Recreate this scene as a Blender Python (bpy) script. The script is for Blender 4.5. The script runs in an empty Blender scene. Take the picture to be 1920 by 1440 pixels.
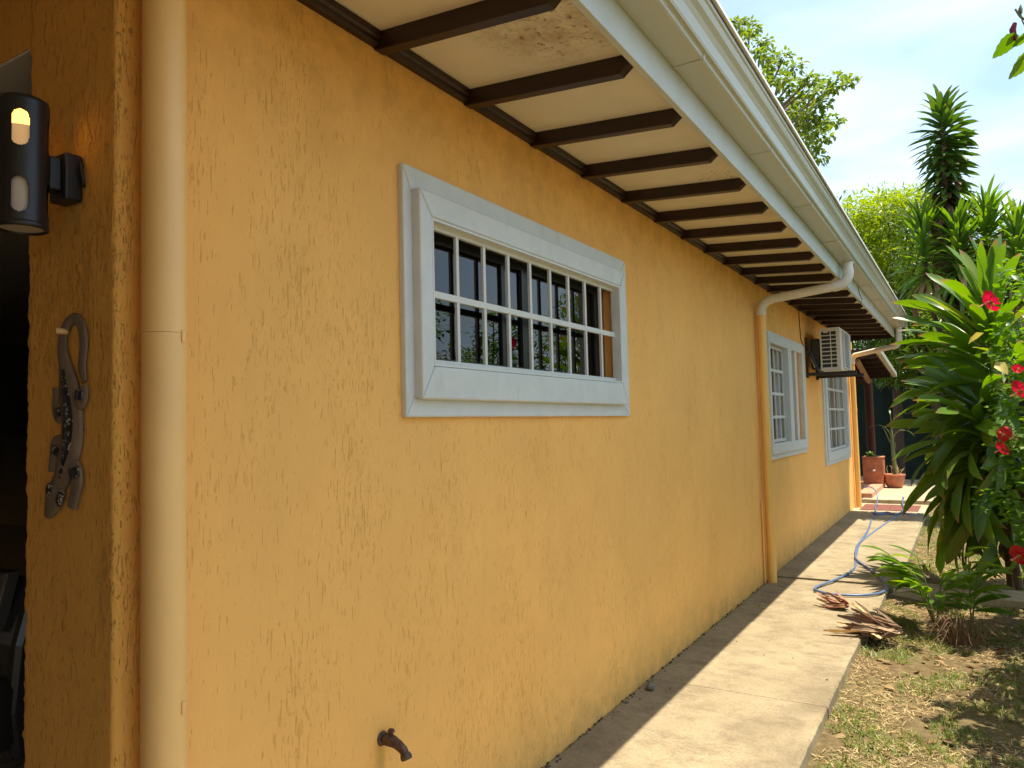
import bpy, math, random
import numpy as np
from mathutils import Vector, Matrix, noise as mnoise

random.seed(7)
rng = np.random.default_rng(11)
S = bpy.context.scene
COL = S.collection
R = math.radians

# ------------------------------------------------------------------ camera
cam_d = bpy.data.cameras.new('camera')
cam_d.sensor_width = 36.0
cam_d.lens = 26.25
cam_d.clip_start = 0.05
cam_d.clip_end = 2000
cam = bpy.data.objects.new('camera', cam_d)
COL.objects.link(cam)
cx = Vector((0.85380891, 0.52000036, -0.0246977))
cd = Vector((-0.05003554, 0.03474797, -0.99814279))
cf = Vector((-0.51817641, 0.85345897, 0.05568663))
cam.matrix_world = Matrix(((cx.x, -cd.x, -cf.x, 1.67), (cx.y, -cd.y, -cf.y, 0.0), (cx.z, -cd.z, -cf.z, 1.5), (0, 0, 0, 1)))
S.camera = cam

# ------------------------------------------------------------------ sky, sun, exposure
SUN_EL, SUN_AZ = R(75.3), R(68)            # azimuth from +Y towards +X
W = bpy.data.worlds.new('World')
S.world = W
W.use_nodes = True
wn, wl = W.node_tree.nodes, W.node_tree.links
wn.clear()
w_out = wn.new('ShaderNodeOutputWorld')
w_bg = wn.new('ShaderNodeBackground')
w_sky = wn.new('ShaderNodeTexSky')
w_sky.sky_type = 'NISHITA'
w_sky.sun_disc = False
w_sky.sun_elevation = SUN_EL
w_sky.sun_rotation = SUN_AZ
w_sky.air_density = 1.0
w_sky.dust_density = 1.2
w_sky.ozone_density = 1.6
w_bg.inputs['Strength'].default_value = 0.15
w_tc = wn.new('ShaderNodeTexCoord')
w_sep = wn.new('ShaderNodeSeparateXYZ')
w_add = wn.new('ShaderNodeMath'); w_add.operation = 'ADD'; w_add.inputs[1].default_value = 0.25
w_max = wn.new('ShaderNodeMath'); w_max.operation = 'MAXIMUM'; w_max.inputs[1].default_value = 0.1
w_div = wn.new('ShaderNodeVectorMath'); w_div.operation = 'DIVIDE'
w_cmb = wn.new('ShaderNodeCombineXYZ')
w_map = wn.new('ShaderNodeMapping')
w_map.inputs['Rotation'].default_value = (0, 0, R(25))
w_map.inputs['Scale'].default_value = (1.0, 1.9, 1.0)
w_map.inputs['Location'].default_value = (0.35, 0.2, 0.0)
w_noi = wn.new('ShaderNodeTexNoise')
w_noi.inputs['Scale'].default_value = 1.5
w_noi.inputs['Detail'].default_value = 5
w_noi.inputs['Roughness'].default_value = 0.5
w_noi.inputs['Distortion'].default_value = 0.4
w_rmp = wn.new('ShaderNodeValToRGB')
w_rmp.color_ramp.elements[0].position = 0.36
w_rmp.color_ramp.elements[0].color = (0.10, 0.10, 0.10, 1)
w_rmp.color_ramp.elements[1].position = 0.66
w_rmp.color_ramp.elements[1].color = (1, 1, 1, 1)
w_mix = wn.new('ShaderNodeMixRGB')
w_mix.inputs['Color2'].default_value = (3.6, 4.5, 5.05, 1)
wl.new(w_tc.outputs['Generated'], w_sep.inputs[0])
wl.new(w_sep.outputs['Z'], w_max.inputs[0])
wl.new(w_max.outputs[0], w_add.inputs[0])
for k in range(3):
    wl.new(w_add.outputs[0], w_cmb.inputs[k])
wl.new(w_tc.outputs['Generated'], w_div.inputs[0])
wl.new(w_cmb.outputs[0], w_div.inputs[1])
wl.new(w_div.outputs[0], w_map.inputs[0])
wl.new(w_map.outputs[0], w_noi.inputs['Vector'])
wl.new(w_noi.outputs['Fac'], w_rmp.inputs[0])
wl.new(w_rmp.outputs[0], w_mix.inputs['Fac'])
wl.new(w_sky.outputs[0], w_mix.inputs['Color1'])
wl.new(w_mix.outputs[0], w_bg.inputs['Color'])
wl.new(w_bg.outputs[0], w_out.inputs[0])

sun_d = bpy.data.lights.new('sun', 'SUN')
sun_d.energy = 5.0
sun_d.angle = R(0.5)
sun_d.color = (1.0, 0.90, 0.72)
sun = bpy.data.objects.new('sun', sun_d)
COL.objects.link(sun)
sdir = Vector((math.cos(SUN_EL) * math.sin(SUN_AZ), math.cos(SUN_EL) * math.cos(SUN_AZ), math.sin(SUN_EL)))
sun.rotation_euler = sdir.to_track_quat('Z', 'Y').to_euler()
sun.location = (6, 8, 20)

S.view_settings.view_transform = 'Standard'
S.view_settings.look = 'None'
S.view_settings.gamma = 1
S.view_settings.use_curve_mapping = False
S.view_settings.exposure = 1.0
S.render.engine = 'CYCLES'
S.cycles.max_bounces = 10
S.cycles.diffuse_bounces = 5
S.cycles.transparent_max_bounces = 16

# ------------------------------------------------------------------ materials
class NT:
    def __init__(s, name):
        s.m = bpy.data.materials.new(name)
        s.m.use_nodes = True
        s.n = s.m.node_tree.nodes
        s.l = s.m.node_tree.links
        s.b = s.n['Principled BSDF']
        s.out = s.n['Material Output']
    def new(s, t, **kw):
        nd = s.n.new(t)
        for k, v in kw.items():
            setattr(nd, k, v)
        return nd
    def link(s, a, b):
        s.l.new(a, b)
    def coord(s, scale=(1, 1, 1), loc=(0, 0, 0), rot=(0, 0, 0), kind='Object'):
        tc = s.new('ShaderNodeTexCoord')
        mp = s.new('ShaderNodeMapping')
        mp.inputs['Scale'].default_value = scale
        mp.inputs['Location'].default_value = loc
        mp.inputs['Rotation'].default_value = rot
        s.link(tc.outputs[kind], mp.inputs[0])
        return mp.outputs[0]
    def noise(s, vec, scale, detail=4, rough=0.55, dist=0.0):
        nd = s.new('ShaderNodeTexNoise')
        nd.inputs['Scale'].default_value = scale
        nd.inputs['Detail'].default_value = detail
        nd.inputs['Roughness'].default_value = rough
        nd.inputs['Distortion'].default_value = dist
        if vec is not None:
            s.link(vec, nd.inputs['Vector'])
        return nd.outputs['Fac']
    def ramp(s, fac, stops, interp='LINEAR'):
        nd = s.new('ShaderNodeValToRGB')
        e = nd.color_ramp.elements
        nd.color_ramp.interpolation = interp
        while len(e) < len(stops):
            e.new(0.5)
        for i, (p, c) in enumerate(stops):
            e[i].position = p
            e[i].color = c if len(c) == 4 else (*c, 1)
        s.link(fac, nd.inputs[0])
        return nd.outputs[0]
    def mix(s, fac, a, b, mode='MIX'):
        nd = s.new('ShaderNodeMixRGB', blend_type=mode)
        for key, v in (('Fac', fac), ('Color1', a), ('Color2', b)):
            if isinstance(v, (int, float)):
                nd.inputs[key].default_value = v
            elif isinstance(v, tuple):
                nd.inputs[key].default_value = v if len(v) == 4 else (*v, 1)
            else:
                s.link(v, nd.inputs[key])
        return nd.outputs[0]
    def math(s, op, a, b=0.0, clamp=False):
        nd = s.new('ShaderNodeMath', operation=op, use_clamp=clamp)
        for i, v in enumerate((a, b)):
            if isinstance(v, (int, float)):
                nd.inputs[i].default_value = v
            else:
                s.link(v, nd.inputs[i])
        return nd.outputs[0]
    def sep(s, vec):
        nd = s.new('ShaderNodeSeparateXYZ')
        s.link(vec, nd.inputs[0])
        return nd.outputs
    def bump(s, h, strength=0.3, dist=0.01, normal=None):
        nd = s.new('ShaderNodeBump')
        nd.inputs['Strength'].default_value = strength
        nd.inputs['Distance'].default_value = dist
        s.link(h, nd.inputs['Height'])
        if normal is not None:
            s.link(normal, nd.inputs['Normal'])
        s.link(nd.outputs[0], s.b.inputs['Normal'])
        return nd.outputs[0]
    def base(s, v):
        if isinstance(v, tuple):
            s.b.inputs['Base Color'].default_value = (*v, 1) if len(v) == 3 else v
        else:
            s.link(v, s.b.inputs['Base Color'])
    def rough(s, v):
        if isinstance(v, (int, float)):
            s.b.inputs['Roughness'].default_value = v
        else:
            s.link(v, s.b.inputs['Roughness'])


def plain(name, col, rough=0.5, var=0.12, scale=12.0, bump=0.0, metal=0.0, spec=0.5, stretch=(1, 1, 1)):
    t = NT(name)
    v = t.coord(stretch)
    n = t.noise(v, scale, 5, 0.6)
    lo = tuple(c * (1 - var) for c in col)
    hi = tuple(min(1, c * (1 + var)) for c in col)
    t.base(t.ramp(n, [(0.3, lo), (0.7, hi)]))
    t.rough(rough)
    t.b.inputs['Metallic'].default_value = metal
    t.b.inputs['Specular IOR Level'].default_value = spec
    if bump:
        t.bump(n, bump, 0.004)
    return t.m


def stucco(name, base, dark, strength=0.55, grooves=1.0, stain=True, gs=1.0, depth=0.46):
    t = NT(name)
    o = t.coord()
    # dragged vertical grooves: thin broken lines, denser in patches
    g1 = t.noise(t.coord((1, 1, 0.10)), 150 * gs, 2, 0.5, 0.5)
    brk = t.noise(t.coord((1, 1, 0.5)), 46 * gs, 3, 0.6)
    region = t.noise(t.coord((1, 1, 0.35)), 4.2 * gs, 4, 0.65)
    thr = t.math('ADD', t.math('ADD', t.math('MULTIPLY', region, -0.42), t.math('MULTIPLY', brk, -0.40)), 1.045)
    gm = t.math('MULTIPLY', t.math('SUBTRACT', g1, thr), 16.0 * grooves, True)
    g2 = t.noise(t.coord((1, 1, 0.22)), 210 * gs, 2, 0.5, 0.6)
    gm2 = t.math('MULTIPLY', t.math('SUBTRACT', g2, t.math('ADD', thr, 0.035)), 14.0 * grooves, True)
    v2 = t.coord((1, 1, 0.4))
    p1 = t.noise(v2, 150, 2, 0.5)
    pm = t.math('MULTIPLY', t.math('SUBTRACT', p1, 0.71), 12.0, True)
    groove = t.math('MAXIMUM', t.math('MAXIMUM', gm, gm2), pm)
    # tone
    big = t.noise(o, 1.3, 5, 0.6)
    mid = t.noise(v2, 11, 4, 0.6)
    c = t.mix(t.ramp(big, [(0.3, (0, 0, 0)), (0.7, (1, 1, 1))]), tuple(x * 0.93 for x in base), tuple(min(1, x * 1.05) for x in base))
    c = t.mix(t.math('MULTIPLY', t.ramp(mid, [(0.45, (0, 0, 0)), (0.75, (1, 1, 1))]), 0.25), c, tuple(x * 0.8 for x in base))
    if stain:
        z = t.sep(o)[2]
        ms = t.noise(o, 7, 6, 0.7)
        # grime that has washed down under the eaves, and splash dirt at the foot of the wall
        top = t.math('MULTIPLY', t.math('MULTIPLY', t.math('SUBTRACT', z, 2.25), 1.9, True), t.ramp(ms, [(0.42, (0, 0, 0)), (0.72, (1, 1, 1))]))
        c = t.mix(t.math('MULTIPLY', top, 0.42), c, (0.20, 0.12, 0.03))
        foot = t.math('MULTIPLY', t.math('MULTIPLY', t.math('SUBTRACT', 0.34, z), 3.2, True), t.ramp(ms, [(0.35, (0, 0, 0)), (0.68, (1, 1, 1))]))
        c = t.mix(t.math('MULTIPLY', foot, 0.6), c, (0.34, 0.24, 0.08))
        # algae streak the dripping tap has left below itself
        y_ = t.sep(o)[1]
        dy = t.math('DIVIDE', t.math('SUBTRACT', y_, t.math('ADD', 1.868, t.math('MULTIPLY', ms, 0.012))), 0.030)
        drip = t.math('MULTIPLY', t.math('SUBTRACT', 1.0, t.math('MULTIPLY', dy, dy), True), t.math('MULTIPLY', t.math('SUBTRACT', 0.515, z), 12.0, True))
        c = t.mix(t.math('MULTIPLY', drip, 0.5), c, (0.26, 0.20, 0.03))
        # broad faded and rain-washed patches
        fade = t.ramp(t.noise(t.coord((1, 0.7, 0.45)), 1.1, 6, 0.65), [(0.42, (0, 0, 0)), (0.68, (1, 1, 1))])
        c = t.mix(t.math('MULTIPLY', fade, 0.22), c, (0.80, 0.50, 0.17))
    c = t.mix(t.math('MULTIPLY', groove, depth), c, dark)
    t.base(c)
    t.rough(0.82)
    t.b.inputs['Specular IOR Level'].default_value = 0.25
    fine = t.noise(t.coord((1, 1, 0.55)), 150, 4, 0.7)
    h = t.math('SUBTRACT', t.math('MULTIPLY', fine, 0.45), t.math('MULTIPLY', groove, 1.0))
    h = t.math('ADD', h, t.math('MULTIPLY', mid, 0.8))
    t.bump(h, strength, 0.004)
    return t.m


def concrete(name, lo, hi, stain=(0.125, 0.095, 0.062)):
    t = NT(name)
    o = t.coord()
    n1 = t.noise(o, 1.7, 6, 0.62)
    n3 = t.noise(o, 75, 4, 0.75)
    n4 = t.noise(o, 260, 2, 0.6)
    c = t.mix(t.ramp(n1, [(0.32, (0, 0, 0)), (0.66, (1, 1, 1))]), lo, hi)
    st1 = t.math('MULTIPLY', t.ramp(t.noise(t.coord((1.0, 1.3, 1)), 2.6, 9, 0.8), [(0.46, (0, 0, 0)), (0.64, (1, 1, 1))]), 0.68)
    c = t.mix(st1, c, stain)
    c = t.mix(t.math('MULTIPLY', t.ramp(t.noise(t.coord((1.2, 2, 1)), 9.0, 8, 0.8), [(0.5, (0, 0, 0)), (0.70, (1, 1, 1))]), 0.32), c, stain)
    c = t.mix(t.math('MULTIPLY', t.ramp(n3, [(0.46, (0, 0, 0)), (0.72, (1, 1, 1))]), 0.55), c, tuple(x * 0.45 for x in lo))
    c = t.mix(t.math('MULTIPLY', t.ramp(n4, [(0.58, (0, 0, 0)), (0.70, (1, 1, 1))]), 0.5), c, tuple(min(1, x * 1.25) for x in hi))
    c = t.mix(t.math('MULTIPLY', t.ramp(t.noise(o, 330, 2, 0.5), [(0.62, (0, 0, 0)), (0.72, (1, 1, 1))]), 0.5), c, tuple(x * 0.35 for x in lo))
    t.base(c)
    t.rough(0.9)
    t.b.inputs['Specular IOR Level'].default_value = 0.2
    t.bump(t.math('ADD', n3, t.math('MULTIPLY', n1, 2.0)), 0.5, 0.005)
    return t.m


def foliage(name, ramp_stops, rough=0.45, trans=0.35, tip=None, spec=0.5, tcol=None):
    """leaf: tone from the point attribute 'tone' (each leaf its own green), brown tip from 'along'"""
    t = NT(name)
    a = t.new('ShaderNodeAttribute', attribute_name='tone')
    oi = t.new('ShaderNodeObjectInfo')
    fac = t.math('FRACT', t.math('ADD', a.outputs['Fac'], oi.outputs['Random']))
    c = t.ramp(fac, ramp_stops)
    if tip is not None:
        b = t.new('ShaderNodeAttribute', attribute_name='along')
        nz = t.noise(t.coord(), 22, 3, 0.6)
        k = t.math('ADD', b.outputs['Fac'], t.math('MULTIPLY', t.math('SUBTRACT', nz, 0.5), 0.12))
        k = t.math('ADD', k, t.math('MULTIPLY', oi.outputs['Random'], 0.05))
        c = t.mix(t.ramp(k, [(0.955, (0, 0, 0)), (1.0, (1, 1, 1))]), c, tip)
        ac = t.new('ShaderNodeAttribute', attribute_name='across')
        wv = t.math('SINE', t.math('MULTIPLY', ac.outputs['Fac'], 34.0))
        c = t.mix(t.math('MULTIPLY', t.math('ADD', wv, 1.0), 0.07), c, tuple(x * 0.4 for x in ramp_stops[0][1]))
    t.base(c)
    t.rough(rough)
    t.b.inputs['Specular IOR Level'].default_value = spec
    tr = t.new('ShaderNodeBsdfTranslucent')
    hs = t.new('ShaderNodeHueSaturation')
    hs.inputs['Saturation'].default_value = 1.15
    hs.inputs['Value'].default_value = 1.5
    hs.inputs['Hue'].default_value = 0.485
    t.link(c, hs.inputs['Color'])
    t.link(hs.outputs[0], tr.inputs['Color'])
    ms = t.new('ShaderNodeMixShader')
    ms.inputs[0].default_value = trans
    t.link(t.b.outputs[0], ms.inputs[1])
    t.link(tr.outputs[0], ms.inputs[2])
    t.link(ms.outputs[0], t.out.inputs['Surface'])
    return t.m


M = {}
M['wall'] = stucco('ochre_stucco', (0.90, 0.487, 0.136), (0.58, 0.275, 0.035))
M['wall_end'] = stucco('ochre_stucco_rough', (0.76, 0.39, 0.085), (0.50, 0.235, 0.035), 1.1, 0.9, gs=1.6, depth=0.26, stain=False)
M['pipe'] = plain('ochre_pipe_paint', (0.88, 0.545, 0.20), 0.42, 0.08, 6, 0.06, stretch=(1, 1, 0.3))
M['pipe_orange'] = plain('orange_pipe_paint', (0.82, 0.49, 0.125), 0.4, 0.1, 6, 0.06, stretch=(1, 1, 0.3))
M['pipe_white'] = plain('white_pipe', (0.72, 0.70, 0.63), 0.38, 0.08, 8)
M['white'] = plain('white_gloss_paint', (0.63, 0.64, 0.60), 0.38, 0.05, 14, 0.05)
M['white_grey'] = plain('weathered_white_paint', (0.60, 0.635, 0.625), 0.42, 0.09, 10, 0.06)
M['fascia'] = plain('white_fascia_paint', (0.63, 0.655, 0.61), 0.5, 0.06, 5)
def m_fascia():
    t = NT('white_fascia_board')
    o = t.coord()
    z = t.sep(o)[2]
    n = t.noise(t.coord((1, 0.8, 1)), 4.5, 6, 0.7)
    c = t.ramp(t.noise(o, 5, 4, 0.6), [(0.3, (0.49, 0.515, 0.475)), (0.7, (0.55, 0.575, 0.53))])
    k = t.math('MULTIPLY', t.math('MULTIPLY', t.math('SUBTRACT', z, 2.81), 14.0, True), t.ramp(n, [(0.35, (0, 0, 0)), (0.65, (1, 1, 1))]))
    c = t.mix(t.math('MULTIPLY', k, 0.55), c, (0.30, 0.33, 0.16))
    t.base(c)
    t.rough(0.5)
    return t.m


def m_trim():
    t = NT('weathered_white_trim')
    o = t.coord()
    n = t.noise(o, 9, 6, 0.65)
    c = t.ramp(n, [(0.3, (0.56, 0.59, 0.575)), (0.7, (0.63, 0.66, 0.64))])
    d = t.ramp(t.noise(t.coord((1, 1, 0.25)), 16, 6, 0.7), [(0.55, (0, 0, 0)), (0.75, (1, 1, 1))])
    c = t.mix(t.math('MULTIPLY', d, 0.30), c, (0.36, 0.34, 0.28))
    p = t.ramp(t.noise(o, 75, 3, 0.6), [(0.68, (0, 0, 0)), (0.74, (1, 1, 1))])
    c = t.mix(t.math('MULTIPLY', p, 0.35), c, (0.30, 0.27, 0.22))
    t.base(c)
    t.rough(0.42)
    t.bump(n, 0.08, 0.004)
    return t.m


M['fascia'] = m_fascia()
M['white_grey'] = m_trim()
M['gutter'] = plain('white_gutter_pvc', (0.50, 0.515, 0.44), 0.36, 0.05, 4, stretch=(1, 0.2, 1))
M['flash'] = plain('roof_flashing', (0.78, 0.80, 0.82), 0.45, 0.05, 4)
M['rafter'] = plain('dark_varnished_wood', (0.026, 0.0095, 0.007), 0.4, 0.35, 9, 0.12, stretch=(0.25, 3, 3))
M['post'] = plain('brown_wood_post', (0.050, 0.020, 0.014), 0.8, 0.3, 9, 0.2, spec=0.2, stretch=(3, 3, 0.3))
M['light_wood'] = plain('weathered_beam', (0.30, 0.19, 0.09), 0.65, 0.25, 8, 0.2)
M['black'] = plain('black_metal', (0.012, 0.012, 0.013), 0.4, 0.2, 20)
M['dark_metal'] = plain('dark_bracket_paint', (0.022, 0.020, 0.018), 0.5, 0.25, 14)
M['dark_sash'] = plain('bronze_sash', (0.012, 0.011, 0.010), 0.35, 0.2, 14)
M['dark_room'] = plain('shaded_room_plaster', (0.09, 0.085, 0.08), 0.9, 0.1, 3)  # plaster colour darkened to stand in for unlit rooms
M['ceiling'] = plain('pale_ceiling', (0.62, 0.60, 0.56), 0.85, 0.04, 3)
M['ac'] = plain('cream_appliance_paint', (0.66, 0.63, 0.54), 0.42, 0.05, 8)
M['ac_dark'] = plain('fan_recess', (0.03, 0.028, 0.025), 0.6, 0.1, 8)
M['terracotta'] = plain('terracotta', (0.43, 0.155, 0.075), 0.8, 0.22, 11, 0.25)
M['terrace'] = plain('terracotta_floor', (0.52, 0.24, 0.14), 0.75, 0.15, 5, 0.1)
M['brick_red'] = plain('red_paver', (0.15, 0.048, 0.033), 0.8, 0.2, 14, 0.2)
M['concrete'] = concrete('path_concrete', (0.235, 0.19, 0.12), (0.37, 0.305, 0.195))
M['concrete_b'] = concrete('landing_concrete', (0.42, 0.34, 0.22), (0.56, 0.46, 0.31))
M['hose'] = plain('blue_hose', (0.085, 0.14, 0.27), 0.42, 0.15, 18)
M['rust'] = plain('corroded_bronze', (0.10, 0.055, 0.04), 0.55, 0.5, 60, 0.5, metal=0.35)
M['wire'] = plain('cable_sheath', (0.10, 0.07, 0.04), 0.5)
M['roof'] = plain('roof_sheet', (0.30, 0.30, 0.30), 0.5, 0.1, 2)
M['car'] = plain('dark_grey_car_paint', (0.022, 0.023, 0.024), 0.25, 0.1, 3)
M['car_dark'] = plain('car_rubber', (0.012, 0.012, 0.012), 0.7)
M['car_lens'] = plain('car_lens', (0.07, 0.07, 0.07), 0.15)
M['net'] = plain('dark_green_net', (0.007, 0.022, 0.015), 0.9, 0.4, 9, stretch=(1, 1, 0.3))
M['bark'] = plain('grey_brown_bark', (0.16, 0.115, 0.08), 0.9, 0.35, 12, 0.6, stretch=(1, 1, 0.4))
M['bark_dark'] = plain('dark_bark', (0.075, 0.05, 0.036), 0.9, 0.35, 14, 0.6, stretch=(1, 1, 0.4))
M['green_stem'] = plain('green_stem', (0.14, 0.17, 0.05), 0.55, 0.2, 14)
M['stone'] = plain('grey_stone', (0.16, 0.14, 0.12), 0.9, 0.3, 40, 0.4)
M['peg'] = plain('pale_wood_peg', (0.60, 0.42, 0.18), 0.7, 0.2, 40, 0.2)
M['curtain'] = plain('white_curtain', (0.70, 0.68, 0.62), 0.9, 0.1, 4)
M['curtain_grey'] = plain('grey_curtain', (0.38, 0.36, 0.31), 0.9, 0.15, 4)
M['reveal'] = plain('shaded_reveal', (0.30, 0.13, 0.06), 0.7)  # shade on the ochre window reveal, put into this brown


def m_soffit():
    t = NT('cream_soffit_board')
    o = t.coord()
    x, y, z = t.sep(o)
    n = t.noise(o, 5, 5, 0.6)
    c = t.ramp(n, [(0.3, (0.70, 0.615, 0.455)), (0.7, (0.77, 0.685, 0.51))])
    # mould patch on the second board, faint damp on the sixth
    def patch(cx_, cy_, sx, sy):
        dx = t.math('DIVIDE', t.math('SUBTRACT', x, cx_), sx)
        dy = t.math('DIVIDE', t.math('SUBTRACT', y, cy_), sy)
        d = t.math('ADD', t.math('MULTIPLY', dx, dx), t.math('MULTIPLY', dy, dy))
        return t.math('SUBTRACT', 1.0, d, True)
    p1 = patch(0.55, 2.13, 0.30, 0.30)
    p2 = patch(0.53, 4.75, 0.35, 0.26)
    p3 = patch(0.62, 3.95, 0.16, 0.16)
    sp = t.ramp(t.noise(o, 52, 4, 0.6), [(0.56, (0, 0, 0)), (0.66, (1, 1, 1))])
    soft = t.ramp(t.noise(o, 9, 5, 0.7), [(0.35, (0, 0, 0)), (0.7, (1, 1, 1))])
    c = t.mix(t.math('MULTIPLY', t.math('MULTIPLY', p1, soft), 0.8), c, (0.30, 0.17, 0.06))
    c = t.mix(t.math('MULTIPLY', t.math('MULTIPLY', p2, soft), 0.55), c, (0.28, 0.15, 0.06))
    c = t.mix(t.math('MULTIPLY', t.math('MULTIPLY', t.math('MAXIMUM', p1, p3), sp), 0.8), c, (0.10, 0.05, 0.02))
    t.base(c)
    t.rough(0.8)
    return t.m


M['soffit'] = m_soffit()


def m_ground():
    t = NT('dry_lawn_soil')
    o = t.coord()
    n1 = t.noise(o, 0.9, 6, 0.6)
    n2 = t.noise(o, 14, 6, 0.7)
    n3 = t.noise(o, 70, 4, 0.7)
    c = t.ramp(n2, [(0.25, (0.065, 0.042, 0.022)), (0.5, (0.15, 0.105, 0.055)), (0.75, (0.27, 0.20, 0.105))])
    c = t.mix(t.math('MULTIPLY', t.ramp(n1, [(0.4, (0, 0, 0)), (0.65, (1, 1, 1))]), 0.45), c, (0.10, 0.115, 0.035))
    c = t.mix(t.math('MULTIPLY', t.ramp(n3, [(0.45, (0, 0, 0)), (0.75, (1, 1, 1))]), 0.5), c, (0.06, 0.04, 0.025))
    t.base(c)
    t.rough(0.95)
    t.b.inputs['Specular IOR Level'].default_value = 0.1
    t.bump(t.math('ADD', n2, t.math('MULTIPLY', n3, 0.5)), 0.8, 0.02)
    return t.m


M['ground'] = m_ground()


def m_glass(name, tint, rough=0.0):
    t = NT(name)
    fr = t.new('ShaderNodeFresnel')
    fr.inputs['IOR'].default_value = 1.52
    tr = t.new('ShaderNodeBsdfTransparent')
    tr.inputs['Color'].default_value = (*tint, 1)
    gl = t.new('ShaderNodeBsdfGlossy')
    gl.inputs['Roughness'].default_value = rough
    gl.inputs['Color'].default_value = (0.95, 0.95, 0.95, 1)
    wob = t.noise(t.coord(), 2.5, 2, 0.5)
    bp = t.new('ShaderNodeBump')
    bp.inputs['Strength'].default_value = 0.03
    bp.inputs['Distance'].default_value = 0.02
    t.link(wob, bp.inputs['Height'])
    t.link(bp.outputs[0], gl.inputs['Normal'])
    k = t.math('MULTIPLY', fr.outputs[0], 1.1, True)
    ms = t.new('ShaderNodeMixShader')
    t.link(k, ms.inputs[0])
    t.link(tr.outputs[0], ms.inputs[1])
    t.link(gl.outputs[0], ms.inputs[2])
    t.link(ms.outputs[0], t.out.inputs['Surface'])
    return t.m


M['glass'] = m_glass('dark_room_glass', (0.16, 0.17, 0.17))  # tint set dark to stand for the unlit room behind
M['glass_clear'] = m_glass('window_glass', (0.75, 0.77, 0.75))


def m_amber():
    t = NT('patterned_amber_glass')
    v = t.new('ShaderNodeTexVoronoi')
    v.inputs['Scale'].default_value = 26
    t.link(t.coord(), v.inputs['Vector'])
    t.base(t.ramp(v.outputs['Distance'], [(0.1, (0.62, 0.52, 0.30)), (0.5, (0.36, 0.24, 0.07))]))
    t.rough(0.2)
    t.bump(v.outputs['Distance'], 0.6, 0.01)
    return t.m


M['amber'] = m_amber()


def m_emit(name, col, strength):
    t = NT(name)
    t.base(col)
    t.b.inputs['Emission Color'].default_value = (*col, 1)
    t.b.inputs['Emission Strength'].default_value = strength
    return t.m


M['bulb'] = m_emit('lit_bulb', (1.0, 0.46, 0.07), 2.6)
M['glow'] = m_emit('warm_frosted_glass', (0.75, 0.45, 0.20), 0.22)
M['diffuser'] = plain('frosted_diffuser', (0.52, 0.45, 0.38), 0.35, 0.1, 30)


def m_gecko():
    t = NT('carved_grey_wood')
    o = t.coord((1, 1, 0.3))
    n = t.noise(o, 40, 4, 0.6)
    t.base(t.ramp(n, [(0.3, (0.14, 0.10, 0.072)), (0.7, (0.215, 0.16, 0.118))]))
    t.rough(0.5)
    t.bump(n, 0.2, 0.002)
    return t.m


def m_dots():
    t = NT('dotted_black_inlay')
    v = t.new('ShaderNodeTexVoronoi')
    v.inputs['Scale'].default_value = 95
    t.link(t.coord(), v.inputs['Vector'])
    t.base(t.ramp(v.outputs['Distance'], [(0.28, (0.34, 0.29, 0.24)), (0.36, (0.008, 0.010, 0.014))]))
    t.rough(0.35)
    t.bump(v.outputs['Distance'], 0.5, 0.003)
    return t.m


M['gecko'] = m_gecko()
M['dots'] = m_dots()

G1 = [(0.0, (0.045, 0.105, 0.018)), (0.5, (0.075, 0.155, 0.025)), (1.0, (0.055, 0.125, 0.020))]
M['leaf_strap'] = foliage('broad_strap_leaf', [(0.0, (0.070, 0.155, 0.020)), (0.45, (0.125, 0.235, 0.030)), (0.85, (0.095, 0.19, 0.024)), (1.0, (0.21, 0.26, 0.04))], 0.36, 0.42, (0.26, 0.15, 0.06), 0.55)
M['leaf_tall'] = foliage('stiff_strap_leaf', [(0.0, (0.040, 0.095, 0.016)), (0.6, (0.080, 0.160, 0.024)), (1.0, (0.060, 0.125, 0.018))], 0.4, 0.32, (0.25, 0.13, 0.05), 0.5)
M['leaf_purple'] = foliage('bronzed_leaf', [(0.0, (0.13, 0.065, 0.05)), (0.35, (0.13, 0.12, 0.045)), (0.65, (0.20, 0.075, 0.06)), (1.0, (0.34, 0.25, 0.14))], 0.5, 0.3, (0.30, 0.19, 0.09), 0.4)
M['leaf_dead'] = foliage('dead_strap_leaf', [(0.0, (0.16, 0.095, 0.045)), (0.5, (0.33, 0.23, 0.11)), (1.0, (0.22, 0.13, 0.065))], 0.7, 0.15, (0.30, 0.2, 0.1), 0.2)
M['leaf_hib'] = foliage('hibiscus_leaf', [(0.0, (0.060, 0.150, 0.018)), (0.5, (0.115, 0.235, 0.026)), (0.9, (0.085, 0.19, 0.022)), (1.0, (0.19, 0.27, 0.03))], 0.38, 0.52)
M['leaf_yellow'] = foliage('yellow_leaf', [(0.0, (0.45, 0.38, 0.07)), (1.0, (0.52, 0.46, 0.16))], 0.5, 0.35)
M['leaf_bright'] = foliage('yellow_green_leaf', [(0.0, (0.16, 0.245, 0.010)), (0.5, (0.25, 0.33, 0.014)), (1.0, (0.11, 0.20, 0.014))], 0.42, 0.5)
M['leaf_airy'] = foliage('airy_leaf', [(0.0, (0.085, 0.145, 0.022)), (0.5, (0.135, 0.205, 0.030)), (1.0, (0.18, 0.225, 0.04))], 0.42, 0.5)
M['leaf_mid'] = foliage('mid_green_leaf', [(0.0, (0.065, 0.14, 0.016)), (0.5, (0.11, 0.21, 0.022)), (1.0, (0.19, 0.28, 0.025))], 0.36, 0.45)
M['leaf_dark'] = foliage('deep_green_leaf', [(0.0, (0.038, 0.095, 0.014)), (0.5, (0.075, 0.155, 0.022)), (1.0, (0.14, 0.22, 0.026))], 0.36, 0.40)
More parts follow.
